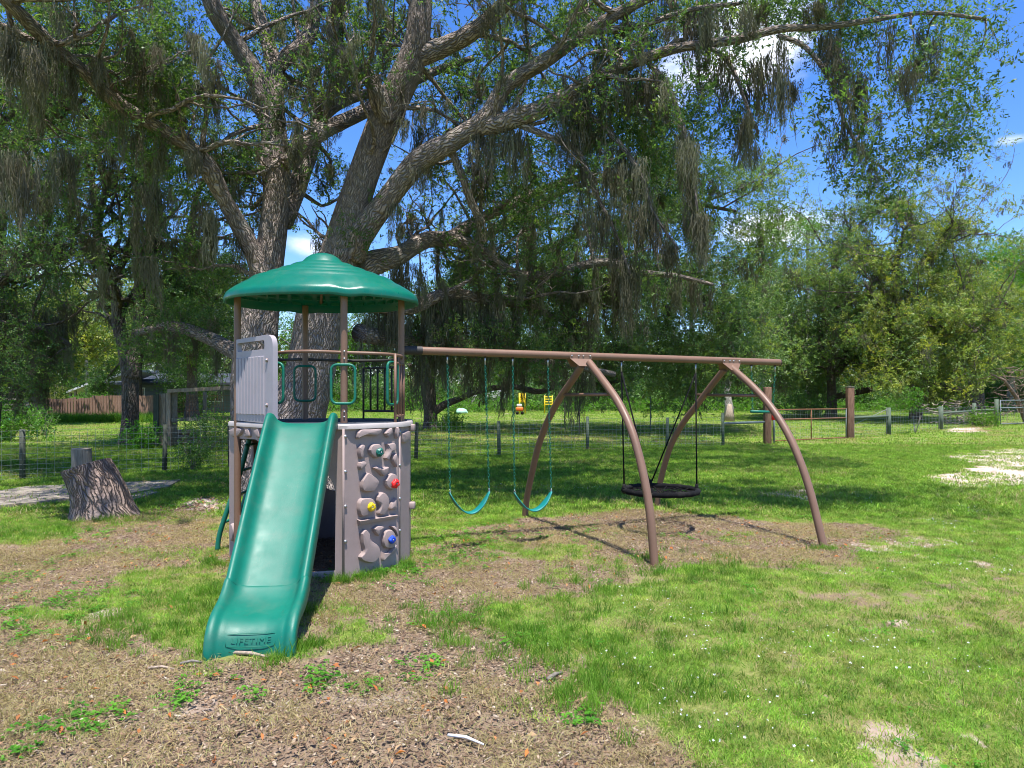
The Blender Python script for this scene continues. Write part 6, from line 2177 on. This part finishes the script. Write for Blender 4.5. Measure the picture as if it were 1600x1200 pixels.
    pn = plate(V1, V2, rounded([(sl, zb + .02), (sr, zb - .0), (sr, zt), (sl, zt - .01)], [.05, .05, .13, .05], 7), [rounded([(sl + .07, zt - .135), (sr - .17, zt - .135), (sr - .17, zt - .05), (sl + .07, zt - .05)], .025)], .05,
               'slatted_panel', M['panel'], ROOT, .03, .012)
    # recessed field of slats
    x0, x_1 = sl + .05, sr - .16
    ns = 9
    for i in range(ns):
        a = x0 + (x_1 - x0) * i / ns; b_ = x0 + (x_1 - x0) * (i + 1) / ns
        g = .006
        z0, z1 = zb + .085, zt - .20
        P = [(a + g, z0), (b_ - g, z0), (b_ - g, z1), (a + g, z1)]
        V = [A_ + x1 * s__ + Vector((0, 0, z)) + n1 * .030 for s__, z in P] + [A_ + x1 * s__ + Vector((0, 0, z)) + n1 * .041 for s__, z in [(P[0][0] + .005, z0 + .005), (P[1][0] - .005, z0 + .005), (P[2][0] - .005, z1 - .005), (P[3][0] + .005, z1 - .005)]]
        MB().add(V, [(4, 5, 6, 7), (0, 1, 5, 4), (1, 2, 6, 5), (2, 3, 7, 6), (3, 0, 4, 7)]).build('slat', M['panel'], pn, smooth=False)
    for py in (563, 633):
        p, t = onplane(422, py, V1, V2)
        MB().tube([p + n1 * .031, p + n1 * .038], .02, 14).build('bolt_recess', M['taupe'], pn)
        MB().tube([p + n1 * .038, p + n1 * .046], .011, 10).build('bolt', M['steel'], pn)
    # green curved ladder rail at the left rear, seen through the window
    for dx, dy in ((0, 0), (.0, .55)):
        P = [(-2.80 + dx * .3, 7.45 + dy * .8, 1.38), (-2.88, 7.45 + dy * .8, 1.15), (-2.97, 7.43 + dy * .8, .8), (-3.08, 7.40 + dy * .8, .45), (-3.16, 7.38 + dy * .8, .18), (-3.18, 7.37 + dy * .8, 0)]
        P = [tuple(q) for q in smoothpath(P, 4)]
        MB().tube(P, .026, 10).build('ladder_rail', M['greenmetal'], ROOT)
    for z, xx in ((.3, -3.13), (.58, -3.04), (.86, -2.955), (1.14, -2.885)):
        MB().tube([(xx, 7.40, z), (xx, 7.85, z)], .016, 8).build('ladder_rung', M['greenmetal'], ROOT)


tower()


def slide():
    top = Vector((-1.885, 6.17)); bot = Vector((-1.668, 4.335))
    S = [(0.0, 1.425), (.05, 1.418), (.12, 1.385), (.25, 1.28), (.45, 1.105), (.65, .925), (.85, .745), (1.05, .56), (1.2, .425), (1.3, .335), (1.38, .275), (1.46, .235), (1.54, .215), (1.62, .205), (1.69, .188), (1.745, .155), (1.78, .115), (1.80, .07), (1.812, .02), (1.815, -.03)]
    L_ = (bot - top).length
    dirh = (bot - top).normalized()
    side = Vector((-dirh.y, dirh.x))
    if side.x < 0:
        side = -side
    Q = smoothpath([(s_ / 1.835 * L_, z) for s_, z in S], 4)
    n = len(Q)
    V = []; rows = 0
    prof_n = None
    st = []
    for i, q in enumerate(Q):
        a = Q[max(0, i - 1)]; b = Q[min(n - 1, i + 1)]
        t = Vector((b[0] - a[0], b[1] - a[1])).normalized()
        nr = Vector((-t.y, t.x))
        if nr.y < 0 and nr.x < 0:
            nr = -nr
        st.append((q, nr))
    rings = []
    for i, (q, nr) in enumerate(st):
        f = q[0] / L_
        hw = .305 - .03 * f
        hr = .125 - .03 * f
        if f > .72:
            hr = .103 - .05 * ssm(.72, .97, f)
        lead = float(ssm(0, .05, f))
        hr = hr * (.72 + .28 * lead) if f < .05 else hr
        cs = [(-hw, -.045), (-hw - .004, hr * .55), (-hw + .006, hr * .9), (-hw + .024, hr), (-hw + .045, hr * .95), (-hw + .060, hr * .75), (-hw + .078, hr * .36), (-hw + .098, .022), (-hw + .13, .006), (-hw + .19, .0)]
        m_ = [(-.08, -.002), (0, -.003), (.08, -.002)]
        full = cs + m_ + [(-a, b) for a, b in cs[::-1]]
        ring = []
        for (a, h) in full:
            s_ = q[0] + nr.x * h; z = q[1] + nr.y * h
            xy = top + dirh * s_ + side * a
            ring.append(Vector((xy.x, xy.y, z)))
        rings.append(ring)
    k = len(rings[0])
    # main bed and exit piece split at the seam
    cut = min(range(n), key=lambda i: abs(Q[i][0] - 1.335))

    def surf(i0, i1, lift, name):
        mb = MB()
        V = []
        for i in range(i0, i1):
            for j in range(k):
                p = rings[i][j]
                V.append(p + (Vector((0, 0, lift)) + (Vector((side.x, side.y, 0)) * (lift * (1 if j > k / 2 else -1)))))
        Fc = [(r * k + j, r * k + j + 1, (r + 1) * k + j + 1, (r + 1) * k + j) for r in range(i1 - i0 - 1) for j in range(k - 1)]
        mb.add(V, Fc)
        return mb
    sl = surf(0, cut + 2, 0, 'slide').build('slide', M['green'], ROOT)
    md = sl.modifiers.new("solid", 'SOLIDIFY'); md.thickness = .012; md.offset = 1
    ex = surf(cut, n, .006, 'slide_exit').build('slide_exit', M['green'], sl)
    md = ex.modifiers.new("solid", 'SOLIDIFY'); md.thickness = .012; md.offset = 1
    for o in (sl, ex):
        o.modifiers.new("sub", 'SUBSURF').levels = 1
        o.modifiers["sub"].render_levels = 1
    # closed underside spine
    mb = MB()
    V = []
    for i in range(0, n, 3):
        q, nr = st[i]
        for a in (-.16, .16):
            xy = top + dirh * (q[0] - nr.x * .03) + side * a
            V.append((xy.x, xy.y, q[1] - nr.y * .03 - .004))
    m_ = len(V) // 2
    mb.add(V, [(2 * i, 2 * i + 1, 2 * i + 3, 2 * i + 2) for i in range(m_ - 1)])
    mb.build('underside', M['greenmetal'], sl)
    # moulded name on the exit lip
    cu = bpy.data.curves.new("lettering", 'FONT')
    cu.body = "LIFETIME"; cu.size = .062; cu.extrude = .0009; cu.align_x = 'CENTER'; cu.align_y = 'CENTER'; cu.space_character = 1.12
    tmp = bpy.data.objects.new("lettering", cu); COL.objects.link(tmp)
    dg = bpy.context.evaluated_depsgraph_get()
    me0 = bpy.data.meshes.new_from_object(tmp.evaluated_get(dg))
    tv = [v.co.copy() for v in me0.vertices]; tf = [tuple(p.vertices) for p in me0.polygons]
    bpy.data.objects.remove(tmp)

    def on_lip(xa, ya, out):
        """xa across, ya up along the lip from its foot, out along the surface normal"""
        # arc length from the foot back up
        target = ya; i = n - 1; acc = 0
        while i > 0:
            d = math.hypot(Q[i][0] - Q[i - 1][0], Q[i][1] - Q[i - 1][1])
            if acc + d >= target:
                f = (target - acc) / d
                qq = (Q[i][0] + (Q[i - 1][0] - Q[i][0]) * f, Q[i][1] + (Q[i - 1][1] - Q[i][1]) * f)
                nr = st[i][1]
                break
            acc += d; i -= 1
        xy = top + dirh * (qq[0] + nr.x * (out + .009)) + side * xa
        return Vector((xy.x, xy.y, qq[1] + nr.y * (out + .009)))
    mb = MB(); mb.add([on_lip(v.x * .95, .13 + v.y * .75, .001 + v.z) for v in tv], tf)
    mb.build('lettering', M['green'], ex, smooth=False)
    mb = MB()
    for y0 in (.095, .165):
        mb.tube([on_lip(-.15, y0, .002), on_lip(-.07, y0 + (.004 if y0 > .1 else -.004), .002), on_lip(.07, y0 + (.004 if y0 > .1 else -.004), .002), on_lip(.15, y0, .002)], .0022, 5)
    for s_ in (-1, 1):
        mb.tube([on_lip(s_ * .15, .095, .002), on_lip(s_ * .157, .13, .002), on_lip(s_ * .15, .165, .002)], .0022, 5)
    mb.build('name_border', M['green'], ex)


slide()


# swing frame
BA = Vector((-1.17, 7.345)); BB = Vector((3.60, 9.20))
BDIR = (BB - BA).normalized()


def on_beam(px, off=0.0):
    k = (px - CX) / F
    t = (k * BA.y - BA.x) / (BDIR.x - k * BDIR.y)
    p = BA + BDIR * t
    perp = Vector((BDIR.y, -BDIR.x))
    p = p + perp * off
    return Vector((p.x, p.y, 0))


def bz(p):
    t = (Vector((p.x, p.y)) - BA).length / (BB - BA).length
    return 2.165 - .035 * t


def swing_frame():
    A = Vector((BA.x + .06, BA.y + .02, 2.165)); B = Vector((BB.x, BB.y, 2.13))
    beam = MB().tube([A, A.lerp(B, .25), A.lerp(B, .5), A.lerp(B, .75), B], .044, 20).build('swing_beam', M['brown'], ROOT, auto=40)
    MB().tube([B - Vector((BDIR.x, BDIR.y, 0)) * .0, B + Vector((BDIR.x, BDIR.y, 0)) * .01], .046, 20).build('end_cap', M['dark'], beam, auto=40)
    MB().tube([A - Vector((BDIR.x, BDIR.y, 0)) * .07, A + Vector((BDIR.x, BDIR.y, 0)) * .14], .049, 20).build('beam_socket', M['dark'], beam, auto=40)
    fr = ((Vector((.797, 8.115)), Vector((1.416, 6.77)), Vector((.177, 9.46)),
           [(921, 567), (950, 605), (968, 632), (985, 668), (998, 710), (1008, 755), (1016, 805), (1023, 882)],
           [(909, 571), (893, 596), (875, 622), (857, 655), (842, 695), (831, 740), (823, 780), (820, 808)], (880, 617), (950, 616), 903, 933),
          (Vector((2.83, 8.90)), Vector((3.455, 7.56)), Vector((2.205, 10.24)),
           [(1141, 573), (1175, 603), (1203, 634), (1228, 672), (1248, 715), (1265, 765), (1277, 812), (1288, 855)],
           [(1132, 577), (1112, 602), (1091, 630), (1068, 660), (1050, 692), (1038, 728), (1030, 762), (1026, 794)], (1090, 617), (1185, 618), 1127, 1153))
    for (mid, f1, f2, front, rear, c1, c2_, g1, g2) in fr:
        d = (f1 - mid)
        P = []
        pl0 = Vector((mid.x, mid.y)); pl1 = Vector((f1.x, f1.y))
        for (px, py) in front:
            p, t = onplane(px, py, pl0, pl1)
            P.append(tuple(p))
        P[-1] = (P[-1][0], P[-1][1], -.03)
        # smooth the traced curve
        Q = [tuple(q) for q in smoothpath(P, 6)]
        lg = MB().tube(Q, .043, 18).build('leg', M['brown'], ROOT, auto=50)
        q = onplane(c2_[0], c2_[1] - 4, pl0, pl1)[0]
        MB().tube([q - Vector((0, .0, .0)), q + Vector((.0, -.052, 0))], .012, 8).build('bolt', M['steel'], lg)
        P = []
        for (px, py) in rear:
            p, t = onplane(px, py, pl0, Vector((f2.x, f2.y)))
            P.append(tuple(p))
        P[-1] = (P[-1][0], P[-1][1], -.03)
        Q = [tuple(q) for q in smoothpath(P, 6)]
        MB().tube(Q, .043, 18).build('leg', M['brown'], ROOT, auto=50)
        a = onplane(c1[0], c1[1], pl0, Vector((f2.x, f2.y)))[0]; b = onplane(c2_[0], c2_[1], pl0, pl1)[0]
        MB().tube([a, b], .019, 12).build('cross_brace', M['brown'], ROOT)
        # folded gusset under the beam
        zt = bz(Vector((mid.x, mid.y, 0)))
        m3 = Vector((mid.x, mid.y, 0))
        ax = Vector((BDIR.x, BDIR.y, 0)); pr = Vector((BDIR.y, -BDIR.x, 0))
        mb = MB()
        for sg in (1, -1):
            V = [m3 - ax * .14 + pr * .049 * sg + Vector((0, 0, zt + .02)), m3 + ax * .14 + pr * .049 * sg + Vector((0, 0, zt + .02)),
                 m3 + ax * .14 + pr * .05 * sg + Vector((0, 0, zt - .035)), m3 + ax * .055 + pr * .115 * sg + Vector((0, 0, zt - .125)),
                 m3 - ax * .055 + pr * .115 * sg + Vector((0, 0, zt - .125)), m3 - ax * .14 + pr * .05 * sg + Vector((0, 0, zt - .035))]
            o = [v - pr * .007 * sg for v in V]
            mb.add(V + o, [(0, 1, 2, 5), (5, 2, 3, 4), (6, 11, 8, 7), (11, 10, 9, 8)] + [(i, i + 6, (i + 1) % 6 + 6, (i + 1) % 6) for i in range(6)])
        g = mb.build('gusset_plate', M['brown'], ROOT, smooth=False)
        for k in (-.12, -.03, .03, .12):
            q = m3 + ax * k + pr * .05 + Vector((0, 0, zt - .002))
            MB().tube([q, q + pr * .008], .009, 8).build('bolt', M['steel'], g)


swing_frame()


def chain(mb, A, B, link=.042, r=.0032, w=.011):
    A = Vector(A); B = Vector(B)
    d = B - A; L_ = d.length; n = max(2, int(L_ / (link * .78)))
    x = d.normalized()
    s1 = x.cross(Vector((0, 1, 0))).normalized(); s2 = x.cross(s1).normalized()
    for i in range(n):
        c = A + d * ((i + .5) / n)
        s_ = s1 * .9 + s2 * .45 if i % 2 else s2 * .9 - s1 * .45
        s_.normalize()
        P = []
        for k in range(8):
            a = 2 * math.pi * k / 8
            P.append(c + x * (link * .5 * math.cos(a)) + s_ * (w * math.sin(a)))
        mb.tube(P + [P[0], P[1]], r, 4, False)


def hanger(p, parent, ln=.09):
    MB().tube([p + Vector((0, 0, .02)), p - Vector((0, 0, ln))], .009, 8).build('hanger', M['steel'], parent)
    MB().tube([p + Vector((0, 0, .05)), p - Vector((0, 0, .012))], .02, 10).build('beam_clamp', M['dark'], parent)


def swings():
    for (pl, pr, bl, br_, by, labels) in ((699, 758, (703, 770), (764, 768), 802, 'teal belt swing on green chains, the one nearer the play tower'),
                                     (801, 856, (804, 770), (861, 768), 798, 'teal belt swing on green chains, the one just left of the near curved frame')):
        a = on_beam(pl); b = on_beam(pr)
        a.z = bz(a) - .045; b.z = bz(b) - .045
        o = (a + b) / 2
        r = tag(empty('belt_swing', tuple(o)), labels, 'swing', 'belt swings hanging from the beam')
        hanger(a, r); hanger(b, r)
        ea = W(bl[0], bl[1], a.y - .02); eb = W(br_[0], br_[1], b.y - .02)
        for P, Q in ((a, ea), (b, eb)):
            mb = MB(); chain(mb, P - Vector((0, 0, .08)), Q + Vector((0, 0, .03)))
            mb.build('chain', M['greenmetal'], r)
            MB().tube([Q + Vector((-.012, 0, 0)), Q + Vector((0, 0, .035)), Q + Vector((.012, 0, 0)), Q + Vector((-.012, 0, 0))], .005, 6).build('seat_ring', M['steel'], r)
        # belt
        zb = W(0, by, o.y).z + .012
        pts = []
        n = 22
        V = []
        perp = Vector((BDIR.y, -BDIR.x, 0))
        for i in range(n + 1):
            t = i / n
            p = ea.lerp(eb, t)
            sag = (1 - (2 * t - 1) ** 2) ** .8
            z = (ea.z * (1 - t) + eb.z * t) * (1 - 1) + (ea.z + (eb.z - ea.z) * t) - ((ea.z + eb.z) / 2 - zb) * (1 - abs(2 * t - 1) ** 2.0)
            w = .024 + .045 * min(1, min(t, 1 - t) * 6)
            for k in range(5):
                u = k / 4 * 2 - 1
                q = Vector((p.x, p.y, z)) + perp * (w * u)
                q.z += .008 * (1 - u * u)
                V.append(q)
        Fc = [(i * 5 + k, i * 5 + k + 1, (i + 1) * 5 + k + 1, (i + 1) * 5 + k) for i in range(n) for k in range(4)]
        mb = MB(); mb.add(V, Fc)
        mb.build('seat', M['seat'], r, solid=.012)
    # round net swing
    a = on_beam(971); b = on_beam(1087)
    a.z = bz(a) - .045; b.z = bz(b) - .045
    cen = W(1032, 766, 8.56)
    r = tag(empty('saucer_swing', tuple(cen)), 'round black web swing hanging on dark ropes between the two curved frames', 'swing')
    hanger(a, r, .14); hanger(b, r, .14)
    R = .455
    ring = [cen + Vector((R * math.cos(t), R * math.sin(t), 0)) for t in np.linspace(0, 2 * math.pi, 41)]
    rad = [.034 + .004 * math.sin(i * 2.6) for i in range(41)]
    MB().tube(ring + [ring[1]], rad + [rad[1]], 10, False).build('ring', M['black'], r)
    mb = MB()
    for i in range(16):
        t = 2 * math.pi * i / 16
        mb.tube([cen + Vector((R * math.cos(t), R * math.sin(t), 0)), cen + Vector((R * .5 * math.cos(t), R * .5 * math.sin(t), -.02)), cen + Vector((.05 * math.cos(t), .05 * math.sin(t), -.03))], .006, 5)
    for q in (.12, .2, .28, .36):
        mb.tube([cen + Vector((q * math.cos(t), q * math.sin(t), -.03 + q * .06)) for t in np.linspace(0, 2 * math.pi, 25)], .005, 5)
    w = mb.build('web', M['black'], r)
    tl = a - Vector((0, 0, .13)); tr = b - Vector((0, 0, .13))
    spots = [(tl, math.pi * 1.0), (tl, math.pi * 1.36), (tr, 0), (tr, math.pi * .52)]
    for P, t in spots:
        e = cen + Vector((R * math.cos(t), R * math.sin(t), .03))
        MB().tube([P, P.lerp(e, .5), e], [.011, .009, .011], 7).build('rope', M['black'], r)
        MB().tube([e + Vector((0, 0, .05)), e - Vector((0, 0, .07))], .022, 8).build('knot', M['black'], r)
    # trapeze bar with rings
    a = on_beam(1174); b = on_beam(1211)
    a.z = bz(a) - .045; b.z = bz(b) - .045
    r = tag(empty('trapeze_swing', tuple((a + b) / 2)), 'short green trapeze bar with a red grip, at the far end of the swing beam', 'trapeze')
    hanger(a, r); hanger(b, r)
    ea = W(1176, 643, a.y); eb = W(1207, 644, b.y)
    for P, Q in ((a, ea), (b, eb)):
        mb = MB(); chain(mb, P - Vector((0, 0, .08)), Q + Vector((0, 0, .01)))
        mb.build('chain', M['greenmetal'], r)
    x = (eb - ea).normalized()
    MB().tube([ea - x * .03, eb + x * .03], .019, 12).build('bar', M['greenmetal'], r)
    q = W(1209, 651, b.y)
    MB().tube([q + Vector((0, 0, .05)), q - Vector((0, 0, .045))], .03, 10).build('grip', M['red'], r)
    return


swings()

# tidy helper properties
for o in bpy.data.objects:
    for k_ in ('_o', '_'):
        if k_ in o:
            del o[k_]
